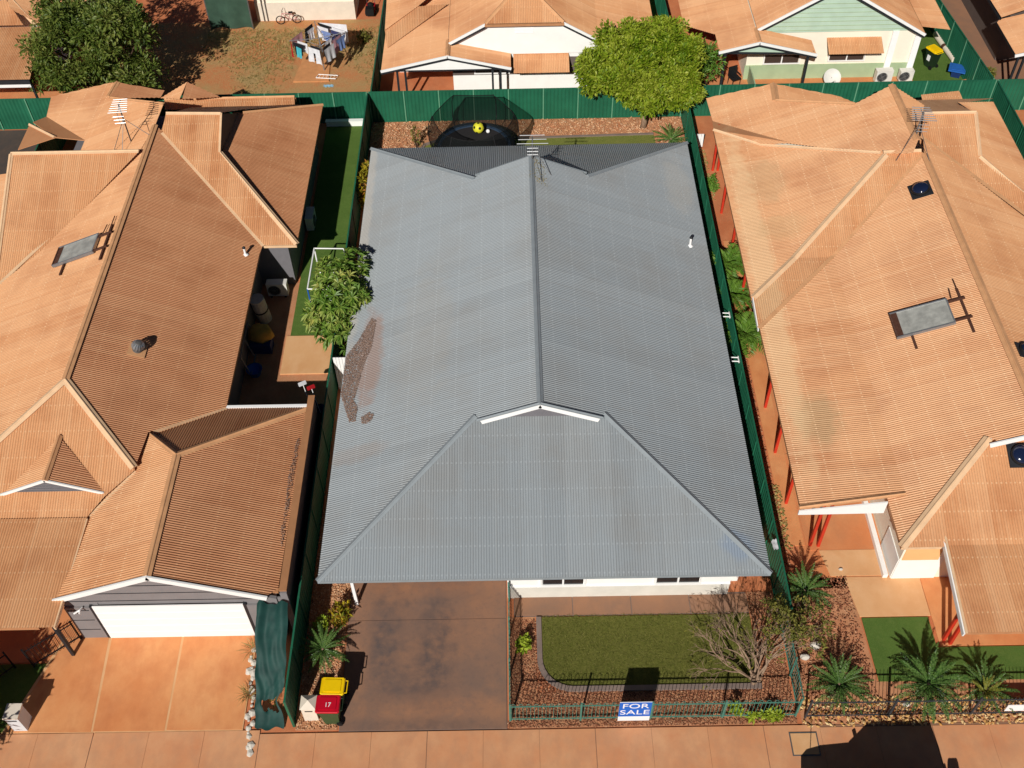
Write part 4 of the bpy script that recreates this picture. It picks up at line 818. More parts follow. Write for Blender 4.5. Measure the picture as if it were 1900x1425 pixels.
# bare frangipani at the front corner
r = random.Random(77); bt = thing('bare_tree', 'nearly leafless pale-branched tree in the front right corner', 'tree', (7.4, 15.0, 0)); tb = MB(); lf = MB(); tips = []
def grow(p, d, L, rad_, depth):
    q = p+d*L; m = p.lerp(q, .5)+rdir(r)*L*.1; tb.tube([p, m, q], [rad_, rad_*.82, rad_*.66], 6 if depth > 3 else 5, cap=False)
    if depth == 0: tips.append((q, d)); return
    for i in range(r.choice((2, 3)) if depth > 1 else 2):
        nd = (d+rdir(r)*.72+Vector((0, 0, .12))).normalized(); grow(q, nd, L*r.uniform(.62, .88), rad_*.64, depth-1)
for i, (dx, dy, dz) in enumerate(((-.8, .1, .6), (-.55, .7, .75), (.05, .5, .95), (.5, .25, .8), (.1, .1, .95), (-.9, .55, .45), (.55, .75, .6), (.25, .9, .8), (-.3, .4, .95))):
    grow(Vector((7.4+.1*math.cos(i), 15.0+.1*math.sin(i), .02)), Vector((dx, dy, dz)).normalized(), .8, .046, 5)
for i in range(3): tb.tube([(7.4+.12*math.cos(i*2.1), 15+.12*math.sin(i*2.1), -.03), (7.4+.1*math.cos(i*2.1), 15+.1*math.sin(i*2.1), .25)], .1, 8)
tb.build('branches', 'bark_pale', bt, True)
for q, d in tips:
    east = q.x > 7.4
    if r.random() < (.9 if east else .12):
        for j in range(7 if east else 2): leaf(lf, q+rdir(r)*.08, d+rdir(r)*.9, r.uniform(.09, .17), .055, r)
lf.build('leaves', 'leaf_sparse', bt)
# low plants along the front fence
for i, (x, y, m, lb) in enumerate(((7.5, 13.75, 'leaf_lime', 'yellow-green creeper on the teal fence corner'), (6.6, 13.95, 'leaf_lime', 'small yellow-green plant inside the teal fence'))): shrub('creeper', lb, (x, y, 0), (.6 if i == 0 else .25, .15, .3), 30 if i == 0 else 12, .18, .07, m, 60+i)
def tuft(name, label, base, n, L, seed, m='straw'):
    r = random.Random(seed); t = MB(); b = Vector(base)
    for i in range(n):
        d = Vector((r.uniform(-1, 1), r.uniform(-1, 1), r.uniform(.4, 1.6))); leaf(t, b+Vector((r.uniform(-.08, .08), r.uniform(-.08, .08), 0)), d, L*r.uniform(.6, 1.2), .018, r, .5)
    return tag(t.build(name, m), label, 'grass')
tuft('grass_tuft', 'straw grass tuft by the white stones near the tarp', (-8.75, 14.75, .04), 60, .55, 71); tuft('grass_tuft', 'thin dry grass beside the white garage door corner', (-8.85, 16.35, .04), 40, .6, 72)
tuft('grass_tuft', 'dark grass clump inside the fallen tarp', (-7.8, 14.6, .04), 30, .4, 73, 'leaf_palm')
# ------------------------------------------------------------------ loose ground cover
def scatter(name, label, cat, polys, dens, size, m, z, seed, flatness=.35):
    r = random.Random(seed); mb = MB()
    def inside(x, y, p):
        c = False
        for i in range(len(p)):
            (xa, ya), (xb, yb) = p[i], p[i-1]
            if (ya > y) != (yb > y) and x < (xb-xa)*(y-ya)/(yb-ya)+xa: c = not c
        return c
    for p in polys:
        x0, x1, y0, y1 = min(a for a, b in p), max(a for a, b in p), min(b for a, b in p), max(b for a, b in p)
        for i in range(int((x1-x0)*(y1-y0)*dens)):
            x, y = r.uniform(x0, x1), r.uniform(y0, y1)
            if not inside(x, y, p): continue
            s = size*r.uniform(.5, 1.4); zz = z(x, y) if callable(z) else z; a = Vector((r.uniform(-1, 1), r.uniform(-1, 1), r.uniform(-flatness, flatness))).normalized(); b = a.cross(UP).normalized(); q = Vector((x, y, zz+s*.12+r.random()*size*.4)); c = a.cross(b)
            vs = [q+a*s*.5, q+b*s*.28, q-a*s*.5, q-b*s*.28, q-c*s*.16]; k = len(mb.v); mb.v += [tuple(v) for v in vs]; mb.f += [(k, k+1, k+4), (k+1, k+2, k+4), (k+2, k+3, k+4), (k+3, k, k+4)]
    o = mb.build(name, m); return tag(o, label, cat, kind='stuff')
scatter('mulch', 'red-brown bark mulch in the beds around the front lawn', 'mulch', [[(-.38, 13.85), (8.5, 13.85), (8.5, 14.72), (1.4, 14.72), (.8, 15.05), (.48, 15.7), (.48, 17.3), (-.38, 17.3)], [(-.5, 13.56), (8.5, 13.56), (8.5, 13.78), (-.5, 13.78)], [(7.65, 14.7), (8.5, 14.7), (8.5, 18.2), (7.65, 18.2)]], 950, .062, 'mulch', .03, 81)
scatter('bark_chips', 'pale bark chips along the left edge of the driveway', 'mulch', [[(-7.1, 13.62), (-5.85, 13.62), (-5.85, 22), (-7.1, 22)]], 600, .07, 'bark_chip', .02, 82)
scatter('dry_leaves', 'bark chips and dry leaves along the back fence', 'mulch', [[(-7.1, 44.05), (8.5, 44.1), (8.5, 45.4), (-7.1, 45.4)], [(-7.1, 39.8), (-5, 39.8), (-4.6, 44.05), (-7.1, 44.05)], [(7.1, 40), (8.5, 40), (8.5, 44.1), (7.1, 44.1)]], 130, .12, 'bark_chip', .03, 83)
scatter('dry_leaves', 'fallen dry leaves along the grey tubular fence', 'leaves', [[(8.7, 13.44), (19, 13.44), (19, 14.4), (8.7, 14.4)]], 150, .13, 'dry_leaf', .03, 84)
scatter('gravel', 'brown gravel between the cycads and the right patio', 'gravel', [[(8.7, 14.4), (11.2, 14.4), (11.1, 18.7), (8.7, 18.7)], [(8.7, 19), (9.3, 19), (9.3, 36), (8.7, 36)]], 260, .08, 'mulch', .03, 85)
scatter('gravel', 'rubble and dry litter in the side passage on the right', 'gravel', [[(8.75, 19.8), (9.5, 19.8), (9.5, 22.6), (8.75, 22.6)], [(8.75, 38.8), (9.4, 38.8), (9.4, 42.7), (8.75, 42.7)]], 260, .1, 'straw', .035, 86)
scatter('leaf_litter', 'brown heap of leaf litter on the lower left of the grey roof', 'leaf litter', [[(-5.35, 28.5), (-5.55, 28.75), (-6.0, 27.7), (-6.42, 27.1), (-6.45, 25.2), (-6.2, 24.4), (-6.0, 23.75), (-5.75, 23.7), (-5.72, 24.3), (-5.9, 24.7), (-5.78, 25.6), (-5.66, 26.4), (-5.42, 27.2)], [(-5.5, 23.5), (-5.2, 23.45), (-5.05, 23.75), (-5.25, 23.95), (-5.55, 23.8)]], 1700, .055, 'litter', lambda x, y: ML.h(x, y)+.008, 87, .3)
scatter('leaf_litter', 'dark strip of leaf litter along the garage box gutter', 'leaf litter', [[(-7.9, 19.2), (-7.78, 18.6), (-7.75, 23.4), (-7.84, 23.2), (-7.95, 21.6), (-7.88, 20.4)]], 700, .05, 'litter', lambda x, y: GRt.h(x, y)+.02, 88, .5)
scatter('leaf_litter', 'pale droppings and debris under the grey roof antenna', 'debris', [[(.55, 34.0), (1.35, 33.6), (1.25, 35.2), (.75, 35.3)]], 220, .05, 'straw', lambda x, y: MR.h(x, y)+.015, 89, .2)
r = random.Random(91); gl_ = MB()
for i in range(15000):
    x, y = r.uniform(.7, 7.58), r.uniform(14.9, 17.4)
    if x < 1.6 and y < 15.85 and (x-1.6)**2+(y-15.85)**2 > .86: continue
    for j in range(2): leaf(gl_, Vector((x+r.uniform(-.03, .03), y+r.uniform(-.03, .03), .055)), Vector((r.uniform(-1, 1), r.uniform(-1, 1), r.uniform(.2, 1))), r.uniform(.03, .075), .014, r, .3)
tag(gl_.build('lawn_grass', 'lawn_blade'), 'short green and straw blades on the front lawn', 'grass', kind='stuff')
r = random.Random(90); gm = MB()
for i in range(5200):
    x, y = r.uniform(-17, -7.3), r.uniform(45.9, 54.5)
    if (math.sin(x*.9+1.1)+math.cos(y*.7+.4)+r.uniform(-1, 1)) < .15 or (-11.8 < x < -9.6 and 49 < y < 52.2): continue
    for j in range(3): leaf(gm, Vector((x+r.uniform(-.05, .05), y+r.uniform(-.05, .05), .015)), Vector((r.uniform(-1, 1), r.uniform(-1, 1), r.uniform(.3, 1))), r.uniform(.1, .24), .03, r, .4)
tag(gm.build('dry_grass', 'straw'), 'patchy dry grass on red soil around the clothes line', 'grass', kind='stuff')
# ------------------------------------------------------------------ things on the roofs
def antenna(label, base, mast, yag, spread, seed, stays=(), m='steel', rows=5, group='rooftop television antennas', az=0.0):
    t = thing('television_antenna', label, 'antenna', base, az, group)
    MB().tube([(0, 0, -.05), (0, 0, mast)], .03, 8).build('mast', 'galv', t, local=True)
    bm = MB(); bm.tube([(0, -yag/2, mast-.1), (0, yag/2, mast-.1)], .018, 6); bm.build('boom', m, t, local=True)
    for i in range(rows):
        y = -yag/2+yag*i/(rows-1); L = spread*(1-.3*i/rows); MB().tube([(-L/2, y, mast-.08), (L/2, y, mast-.08)], .017, 6).build('element', m, t, local=True)
    for i in range(3): MB().tube([(-.22, -yag/2-.1, mast-.55+i*.16), (.22, -yag/2-.1, mast-.55+i*.16)], .012, 5).build('element', m, t, local=True)
    MB().tube([(0, -yag/2-.1, mast-.6), (0, -yag/2-.1, mast-.05)], .014, 5).build('reflector_bar', m, t, local=True)
    for s in stays: MB().tube([(0, 0, mast*.62), s], .014, 5).build('stay', 'galv', t, local=True)
antenna('television antenna on the ridge of the grey roof', (.78, 35.2, 5.33), 1.05, .55, 1.25, 1, [(.75, -.7, -.3), (.35, -1.3, -.12)], rows=3)
antenna('many-rodded television antenna on the left orange roof', (-16.7, 38.66, 4.08), 1.9, .95, .8, 2, [(-.8, -.2, -.3), (1.0, -.3, .4), (-.3, -.9, -.1)], rows=7, az=.1)
antenna('many-rodded television antenna on the right orange roof', (16.85, 36.8, 4.6), 1.5, .9, 1.0, 3, [(-.9, -1.3, 0), (.5, -1.5, -.1)], rows=7, az=-.1)
def onroof(pl, x, y, w_, d_, up=.0):
    """matrix of a part lying on plane pl, its x axis up the slope"""
    a = Vector((pl.D.x, pl.D.y, pl.t)).normalized(); n = Vector((-pl.t*pl.D.x, -pl.t*pl.D.y, 1)).normalized(); b = n.cross(a)
    m = Matrix(((a.x, b.x, n.x, x), (a.y, b.y, n.y, y), (a.z, b.z, n.z, pl.h(x, y)+up), (0, 0, 0, 1))); return m
def rooftop(name, label, cat, pl, x, y, group=None, up=.02):
    t = thing(name, label, cat, (x, y, pl.h(x, y)), 0, group); t.matrix_basis = onroof(pl, x, y, 0, 0, up); BASE[t.name] = t.matrix_basis.copy(); return t
def solar(label, pl, x, y, L, W, tank):
    t = rooftop('solar_water_heater', label, 'solar panel', pl, x, y, 'solar water heaters', .06)
    MB().box((0, 0, .05), (L, W, .08)).build('collector', 'collector', t, local=True)
    MB().box((-L/2+.12, 0, .094), (.22, W-.06, .012)).build('rust_strip', 'rust_brown', t, local=True)
    for s in (-1, 1): MB().box((0, s*W/2, .06), (L+.06, .05, .12)).build('frame_rail', 'steel', t, local=True)
    MB().box((-L/2-.02, 0, .06), (.05, W, .12)).build('frame_rail', 'rust_brown', t, local=True); MB().box((L/2+.02, 0, .06), (.05, W, .12)).build('frame_rail', 'steel', t, local=True)
    for s in (-1, 1): MB().box((L/2+.3, s*W*.4, .04), (.7, .07, .07)).build('tank_cradle', 'rust_brown', t, local=True)
    MB().box((L/2+.5, -.1, .02), (.09, W+1.0, .05)).build('mounting_bar', 'rust_brown', t, local=True); MB().box((-L/2+.5, -W/2-.3, .0), (.09, .7, .05)).build('mounting_bar', 'rust_brown', t, local=True)
    MB().tube([(L/2+.2, W/2, .05), (L/2+.25, W/2+.5, .04)], .02, 6).build('pipe', 'rust_brown', t, local=True); MB().tube([(L/2+.5, W/2+.3, .05), (L/2+.5, W/2+.9, .04)], .02, 6).build('pipe', 'rust_brown', t, local=True)
solar('grey solar water heater panel on the right orange roof', L2m, 14.9, 27.2, 2.0, 1.2, True); solar('grey solar water heater panel on the left orange roof', AL, -17.35, 31.75, 1.9, 1.05, True)
def whirly(label, pl, x, y, r=.22, m='galv', base='flash_tan'):
    t = rooftop('roof_ventilator', label, 'roof vent', pl, x, y, 'roof ventilators'); MB().box((0, 0, .02), (.62, .62, .03)).build('flashing', base, t, local=True)
    MB().lathe([(r*.8, .02), (r*.8, .12), (r*.95, .16)], n=20).build('collar', m, t, local=True)
    for i in range(14):
        a = 2*math.pi*i/14; c, s = math.cos(a), math.sin(a); v = MB()
        pr = [(r*.9, .16), (r*1.12, .26), (r*.95, .38), (r*.4, .45)]
        for q, z in pr: v.v += [(q*math.cos(a), q*math.sin(a), z), (q*math.cos(a+.34)*.93, q*math.sin(a+.34)*.93, z)]
        v.f += [(0, 1, 3, 2), (2, 3, 5, 4), (4, 5, 7, 6)]; v.build('vane', 'steel', t, local=True)
    MB().lathe([(r*.55, .43), (r*.5, .47), (.02, .49)], n=16).build('top_plate', m, t, local=True)
whirly('silver whirly ventilator on the left orange roof', AR, -13.8, 26.4)
def dome(label, pl, x, y, r=.36):
    t = rooftop('skylight', label, 'skylight', pl, x, y, 'dark roof skylights'); MB().box((0, 0, .03), (r*2.3, r*2.3, .05)).build('flashing', 'dark_trim', t, local=True)
    MB().lathe([(r, .05), (r, .14), (r*.96, .17)], n=24).build('collar', 'dark_metal', t, local=True); MB().lathe([(r*.93, .14), (r*.85, .2), (r*.6, .25), (r*.2, .275)], n=24).build('dome', 'skylight', t, True, local=True)
dome('dark round skylight near the antenna on the right orange roof', L2m, 16.45, 33.9); dome('dark round skylight on the front slope of the right house', BF, 16.5, 20.95); dome('dark skylight beyond the ridge at the right edge', BR, 17.75, 25.0, .28)
for lb, pl, x, y, h in (('white vent pipe on the right slope of the grey roof', MR, 7.15, 32.6, .42), ('white vent pipe near the gutter of the left orange roof', AR, -11.05, 32.7, .35)):
    t = thing('vent_pipe', lb, 'vent pipe', (x, y, pl.h(x, y)), 0, 'roof vent pipes'); MB().tube([(0, 0, -.03), (0, 0, h)], .05, 10).build('pipe', 'white_paint', t, local=True); MB().lathe([(.07, h), (.07, h+.04), (.02, h+.08)], n=10).build('cowl', 'dark_trim', t, local=True); MB().lathe([(.12, 0), (.06, .05)], n=10).build('flashing', 'white_paint', t, local=True)

# ------------------------------------------------------------------ wheelie bins
def bin_(label, x, y, rz, body, lid, mark=None, sticker=False):
    t = thing('wheelie_bin', label, 'bin', (x, y, .045), rz, 'wheelie bins'); b = MB()
    b.add([(sx*(.22 if z < .5 else .30), sy*(.21 if z < .5 else .28), z) for z in (.04, .98) for sx, sy in ((-1, -1), (1, -1), (1, 1), (-1, 1))], [(3, 2, 1, 0), (4, 5, 6, 7), (0, 1, 5, 4), (1, 2, 6, 5), (2, 3, 7, 6), (3, 0, 4, 7)])
    b.box((0, 0, .96), (.66, .6, .06)); b.build('body', body, t, local=True)
    l = MB(); P = [(-.36, -.29), (.3, -.29), (.34, -.25), (.34, .25), (.3, .29), (-.36, .29), (-.4, .25), (-.4, -.25)]; P2 = [(x_*.72-.01, y_*.7) for x_, y_ in P]; l.v += [(*p, .99) for p in P]+[(*p, 1.035) for p in P]+[(p[0]*.93, p[1]*.93, 1.06) for p in P]+[(*p, 1.052) for p in P2]+[(*p, 1.075) for p in P2]
    for k in range(4): l.f += [(k*8+i, k*8+(i+1) % 8, k*8+8+(i+1) % 8, k*8+8+i) for i in range(8)]
    l.f.append(tuple(range(32, 40))); lo = l.build('lid', lid, t, local=True)
    if mark: text(mark, 'number', 'sign_white', lo, Matrix.Translation((-.02, -.05, 1.08))@Matrix.Rotation(-rz, 4, 'Z'), .2)
    MB().tube([(.33, -.2, .99), (.42, -.2, 1.0), (.42, .2, 1.0), (.33, .2, .99)], .018, 7).build('handle', lid if lid == 'lid_yellow' else 'bin_dark', t, local=True)
    for s in (-1, 1):
        w_ = MB(); w_.tube([(.24, s*.2, .1), (.24, s*.26, .1)], .1, 16); w_.build('wheel', 'black_rubber', t, local=True)
    if sticker: MB().box((0, -.29, .6), (.2, .02, .3)).build('sticker', 'sign_white', t, local=True)
    return t
def text(s, name, m, parent, mw, size, align='CENTER', ext=.004):
    cu = bpy.data.curves.new('txt', 'FONT'); cu.body = s; cu.size = size; cu.align_x = align; cu.align_y = 'CENTER'; cu.extrude = ext; o = bpy.data.objects.new('txt', cu); COL.objects.link(o)
    bpy.context.view_layer.update(); me = bpy.data.meshes.new_from_object(o.evaluated_get(bpy.context.evaluated_depsgraph_get())); bpy.data.objects.remove(o); me.materials.clear(); me.materials.append(MATS[m])
    return link(me, name, parent, True, mw)
bin_('wheelie bin with bright yellow lid on the driveway edge', -5.86, 14.56, -.04, 'bin_dark', 'lid_yellow')
bin_('green wheelie bin with red lid nearest the footpath', -5.95, 13.98, -.02, 'bin_green', 'lid_red', '17')
bin_('dark wheelie bin with yellow lid on the green turf behind', 22.2, 49.5, -1.1, 'bin_dark', 'lid_yellow', None, True)

# ------------------------------------------------------------------ letterbox pillars, sign, tarp, stones
lb = thing('letterbox_pillar', 'cream letterbox pillar beside the red-lidded bin', 'letterbox', (-6.62, 14.1, 0))
MB().box((-6.62, 14.11, .45), (.44, .4, .9)).build('pillar', 'pillar_cream', lb); mb = MB(); mb.add([(-6.87, 13.88, .9), (-6.37, 13.88, .9), (-6.37, 14.36, .9), (-6.87, 14.36, .9), (-6.62, 14.12, 1.06)], [(0, 1, 4), (1, 2, 4), (2, 3, 4), (3, 0, 4), (3, 2, 1, 0)]); mb.build('pillar_cap', 'pillar_cream', lb); MB().box((-6.62, 13.905, .72), (.24, .012, .05)).build('mail_slot', 'dark_trim', lb)
lb = thing('letterbox_pillar', 'white letterbox pillar with flat top at lower left', 'letterbox', (-15.7, 13.95, 0))
MB().box((-15.7, 13.96, .46), (.42, .46, .92)).build('pillar', 'pillar_white', lb); MB().box((-15.7, 13.96, .95), (.47, .5, .07)).build('pillar_cap', 'pillar_cream', lb); MB().box((-15.7, 13.725, .78), (.26, .012, .06)).build('mail_slot', 'dark_trim', lb)
s = thing('for_sale_sign', 'blue and white for sale board wired to the front fence', 'sign', (3.42, 13.74, .06))
MB().box((0, 0, .66), (.98, .02, 1.32)).build('board', 'sign_white', s, local=True); MB().box((0, -.012, .82), (.98, .008, .98)).build('blue_panel', 'sign_blue', s, local=True)
RX = Matrix.Rotation(math.pi/2, 4, 'X')
text('FOR', 'lettering', 'sign_white', s, Matrix.Translation((0, -.018, 1.06))@RX, .44); text('SALE', 'lettering', 'sign_white', s, Matrix.Translation((0, -.018, .62))@RX, .44)
s = thing('sign_board', 'small white board on the grey fence at the right edge', 'sign', (15.3, 13.68, .45)); MB().box((0, 0, .2), (1.0, .02, .4)).build('board', 'sign_white', s, local=True); MB().box((.2, -.012, .2), (.3, .006, .22)).build('yellow_patch', 'cloth_mint', s, local=True)
# green tarp draped from the garage wall
r = random.Random(5); tp = MB(); nu, nv = 26, 44
for j in range(nv+1):
    v = j/nv
    for i in range(nu+1):
        u = i/nu; pinch = 1-.28*math.exp(-((v-.74)/.09)**2); x = -8.38+.9*(u*pinch)+.1*(1-v)*u; y = 16.9-3.25*v**.8; z = 2.05*(1-v)**1.25+.05
        fold = .07*math.sin(u*7.5+3.0*v+1.8*math.sin(v*4+u*2))+.03*math.sin(u*17-v*9+2*math.sin(v*6))+.02*math.sin(v*16+u*6)+.022*abs(math.sin(u*11+v*23+3*math.sin(v*9))); z += fold*(1.2 if v < .8 else .6); y += .5*fold; tp.v.append((x+.02*math.sin(v*22+u*5), y, max(.035, z)))
for j in range(nv):
    for i in range(nu):
        u, v = i/nu, j/nv
        if .30 < u < .9 and .70 < v < .80+.03*math.sin(u*9): continue
        a = j*(nu+1)+i; tp.f.append((a, a+1, a+nu+2, a+nu+1))
tag(tp.build('tarp', 'tarp', smooth=True), 'crumpled dark green tarp draped beside the garage', 'tarp')
st = thing('stone_edging', 'row of white painted stones along the left driveway edge', 'edging', (-8.6, 14.6, 0)); r = random.Random(6)
for i in range(26):
    f = i/25; x = -8.86+.42*f+r.uniform(-.09, .09); y = 16.3-3.4*f+r.uniform(-.06, .06); sz = r.uniform(.06, .2); mb = MB(); bm = bmesh.new(); bmesh.ops.create_icosphere(bm, subdivisions=1, radius=1)
    mb.add([(x+v.co.x*sz*r.uniform(.6, .8), y+v.co.y*sz*r.uniform(.55, 1.0), .045+v.co.z*sz*.42) for v in bm.verts], [[v.index for v in f_.verts] for f_ in bm.faces]); bm.free(); mb.build('stone', 'stone_white', st)
pl_ = thing('pit_lid', 'square concrete service pit lid in the footpath', 'pit lid', (8.6, 12.9, .056)); MB().box((0, 0, .006), (.86, .74, .012)).build('frame', 'galv', pl_, local=True); MB().box((0, 0, .012), (.78, .66, .014)).build('lid', 'slab_pale', pl_, local=True)
for i, (x, y, s_, lb_) in enumerate(((9.56, 16.15, .2, 'pale angular rock standing among the cycads'), (9.15, 15.75, .16, 'smaller pale rock in front of the angular one'), (12.0, 14.1, .13, 'small pale rock beside the largest cycad'), (11.0, 19.0, .08, 'small stone on the patio edge on the right'))):
    bm = bmesh.new(); bmesh.ops.create_icosphere(bm, subdivisions=2, radius=1); rr = random.Random(i+50); mb = MB(); mb.add([(x+v.co.x*s_*rr.uniform(.8, 1.1), y+v.co.y*s_*.7*rr.uniform(.8, 1.1), s_*.5+.02+v.co.z*s_*.7) for v in bm.verts], [[v.index for v in f_.verts] for f_ in bm.faces]); bm.free(); tag(mb.build('rock', 'stone_white'), lb_, 'rock')

# ------------------------------------------------------------------ back yard
tr = thing('trampoline', 'black trampoline with dark safety net in the back yard', 'trampoline', (-1.85, 42.1, .05)); RT = 1.95
MB().lathe([(RT-.32, .84), (RT-.32, .85)], n=40).build('mat', 'trampoline_mat', tr, local=True)
pm = MB(); n = 40
for q, z in ((RT-.34, .85), (RT-.3, .88), (RT, .88), (RT+.02, .84)):
    for j in range(n): t = 2*math.pi*j/n; pm.v.append((q*math.cos(t), q*math.sin(t), z))
for k in range(3):
    for j in range(n): pm.f.append((k*n+j, (k+1)*n+j, (k+1)*n+(j+1) % n, k*n+(j+1) % n))
pm.build('safety_pad', 'pad_blue', tr, local=True)
MB().tube([(RT*math.cos(2*math.pi*j/n), RT*math.sin(2*math.pi*j/n), .82) for j in range(n+1)], .025, 6, cap=False).build('frame_ring', 'galv', tr, local=True)
nm = MB(); n = 48; rings = [(RT-.2, .86, 0), (RT+.12, 1.25, .1), (RT+.22, 1.7, .06), (RT+.1, 2.2, .12), (RT-.05, 2.62, .02)]
for q, z, wv in rings:
    for j in range(n): t = 2*math.pi*j/n; k = q+wv*math.sin(3*t+z*3)-(0 if z < 1 else .1*abs(math.sin(3*t))); nm.v.append((k*math.cos(t), k*math.sin(t), z-(.12*abs(math.sin(3*t)) if z > 2.5 else 0)))
for i in range(len(rings)-1):
    for j in range(n): nm.f.append((i*n+j, i*n+(j+1) % n, (i+1)*n+(j+1) % n, (i+1)*n+j))
nm.build('safety_net', 'net', tr, True, local=True)
MB().tube([nm.v[4*n+(j % n)] for j in range(n+1)], .018, 5, cap=False).build('net_hem', 'black_rubber', tr, local=True)
for j in range(6):
    t = 2*math.pi*j/6; c, s_ = math.cos(t), math.sin(t); MB().tube([(RT*c, RT*s_, .8), ((RT+.2)*c, (RT+.2)*s_, 1.3), ((RT+.16)*c, (RT+.16)*s_, 2.2), ((RT-.05)*c, (RT-.05)*s_, 2.64)], .022, 7).build('net_pole', 'dark_metal', tr, local=True)
    MB().tube([(RT*math.cos(t-.25), RT*math.sin(t-.25), .82), ((RT+.05)*math.cos(t-.25), (RT+.05)*math.sin(t-.25), .03), ((RT+.05)*math.cos(t+.25), (RT+.05)*math.sin(t+.25), .03), (RT*math.cos(t+.25), RT*math.sin(t+.25), .82)], .024, 7).build('leg', 'galv', tr, local=True)
bm = bmesh.new(); bmesh.ops.create_icosphere(bm, subdivisions=1, radius=1.0)
bl = thing('ball', 'big yellow and black football lying on the trampoline', 'ball', (-1.66, 43.2, 1.2)); R0 = .27; bs = bmesh.new(); bmesh.ops.create_icosphere(bs, subdivisions=3, radius=R0); me = bpy.data.meshes.new('skin'); bs.to_mesh(me); me.materials.append(MATS['ball_yellow']); me.polygons.foreach_set('use_smooth', [True]*len(me.polygons)); link(me, 'skin', bl, True)
ico = bmesh.new(); bmesh.ops.create_icosphere(ico, subdivisions=0 or 1, radius=1)
for v in list(ico.verts)[:12]:
    d = v.co.normalized(); a = d.orthogonal().normalized(); b = d.cross(a); mb = MB(); mb.add([d*(R0+.004)+(a*math.cos(t)+b*math.sin(t))*.075-d*.006 for t in [2*math.pi*j/5 for j in range(5)]]+[d*(R0+.008)], [(j, (j+1) % 5, 5) for j in range(5)]); mb.build('patch', 'ball_black', bl, local=True)
ico.free(); bm.free(); bs.free()
bb = thing('ball', 'small white ball beside the yellow football', 'ball', (-1.2, 43.15, 1.03)); MB().lathe([(.001, -.1), (.06, -.08), (.095, -.03), (.095, .03), (.06, .08), (.01, .1)], n=16).build('skin', 'sign_white', bb, True, local=True)

# ------------------------------------------------------------------ clothes line yard
hx, hy = -10.05, 50.2; hz = 1.95; ho = thing('clothes_line', 'rotary clothes line hung with washing', 'clothes line', (hx, hy, .05))
MB().tube([(0, 0, -.03), (0, 0, hz)], .035, 10).build('mast', 'steel', ho, local=True); r = random.Random(12); arms = [.25+i*math.pi/2 for i in range(4)]
for a in arms:
    MB().tube([(0, 0, hz), (1.55*math.cos(a), 1.55*math.sin(a), hz+.1)], .02, 7).build('arm', 'steel', ho, local=True); MB().tube([(0, 0, hz-.5), (.8*math.cos(a), .8*math.sin(a), hz+.03)], .014, 6).build('strut', 'steel', ho, local=True)
for q in (.5, .85, 1.2, 1.5):
    P = [(q*math.cos(a), q*math.sin(a), hz+.07*q) for a in arms]
    for i in range(4): MB().tube([P[i], P[(i+1) % 4]], .006, 4).build('line', 'steel', ho, local=True)
cl = ['cloth_white', 'cloth_black', 'cloth_navy', 'cloth_white', 'cloth_blue', 'cloth_black', 'cloth_pink', 'cloth_white', 'cloth_mint', 'cloth_sky', 'cloth_black', 'cloth_white']
names = {'cloth_white': 'white', 'cloth_black': 'black', 'cloth_navy': 'navy', 'cloth_blue': 'light blue', 'cloth_pink': 'pink', 'cloth_mint': 'mint green', 'cloth_sky': 'pale sky blue', 'cloth_red': 'red', 'cloth_aqua': 'aqua'}
def garment(m, label, p, q, drop, kind):
    """cloth hanging from the line segment p-q: towel, shirt or trousers outline, rippled"""
    p, q = Vector(p), Vector(q); d = q-p; n_ = d.cross(UP).normalized(); mb = MB(); nu, nv = 12, 9
    ph = r.uniform(0, 6)
    for j in range(nv+1):
        v = j/nv
        for i in range(nu+1):
            u = i/nu; o = n_*(.035*v*math.sin(u*13+ph)+.03*v)
            s = .5+(u-.5)*(1 if kind == 'towel' else (.85 if v < .3 else .62) if kind == 'shirt' else (.8+.2*v)); mb.v.append(tuple(p+d*s-UP*(drop*v)+o))
    for j in range(nv):
        for i in range(nu):
            if kind == 'trousers' and j > 2 and i in (5, 6): continue
            a = j*(nu+1)+i; mb.f.append((a, a+1, a+nu+2, a+nu+1))
    return tag(mb.build('washing', m, smooth=True), label, 'washing', 'washing on the clothes line')
k = 0
for i in range(4):
    for q in (1.5, 1.2, .85):
        a0, a1 = arms[i], arms[(i+1) % 4]; P0 = Vector((hx+q*math.cos(a0), hy+q*math.sin(a0), hz+.05+.07*q)); P1 = Vector((hx+q*math.cos(a1), hy+q*math.sin(a1), hz+.05+.07*q))
        for f0, f1 in ((.06, .44), (.52, .94)) if q > 1 else ((.2, .8),):
            m = cl[k % len(cl)]; kind = ('towel', 'shirt', 'trousers')[k % 3]; k += 1
            if r.random() < .12: continue
            side = ('right rear', 'left rear', 'left front', 'right front')[i]; row = {1.5: 'outermost', 1.2: 'middle', .85: 'innermost'}[q]
            garment(m, f"{names[m]} {dict(towel='towel', shirt='shirt', trousers='trousers')[kind]} on the {row} line, {side} side{', first' if f0 < .1 else ', second' if f0 > .4 else ''}", P0.lerp(P1, f0), P0.lerp(P1, f1), r.uniform(.5, .85) if q > 1 else .55, kind)
garment('cloth_white', 'large white bed sheet at the back of the clothes line', (hx-.1, hy+1.35, 2.1), (hx+1.35, hy+1.1, 2.1), 1.05, 'towel')
garment('cloth_red', 'red cloth hanging on the left corner of the line', (hx-1.5, hy-.1, 2.05), (hx-1.42, hy-.3, 2.05), .95, 'towel')
garment('cloth_aqua', 'aqua cloth on the front left of the line', (hx-1.1, hy-.75, 2.0), (hx-.8, hy-1.0, 2.0), .6, 'towel')
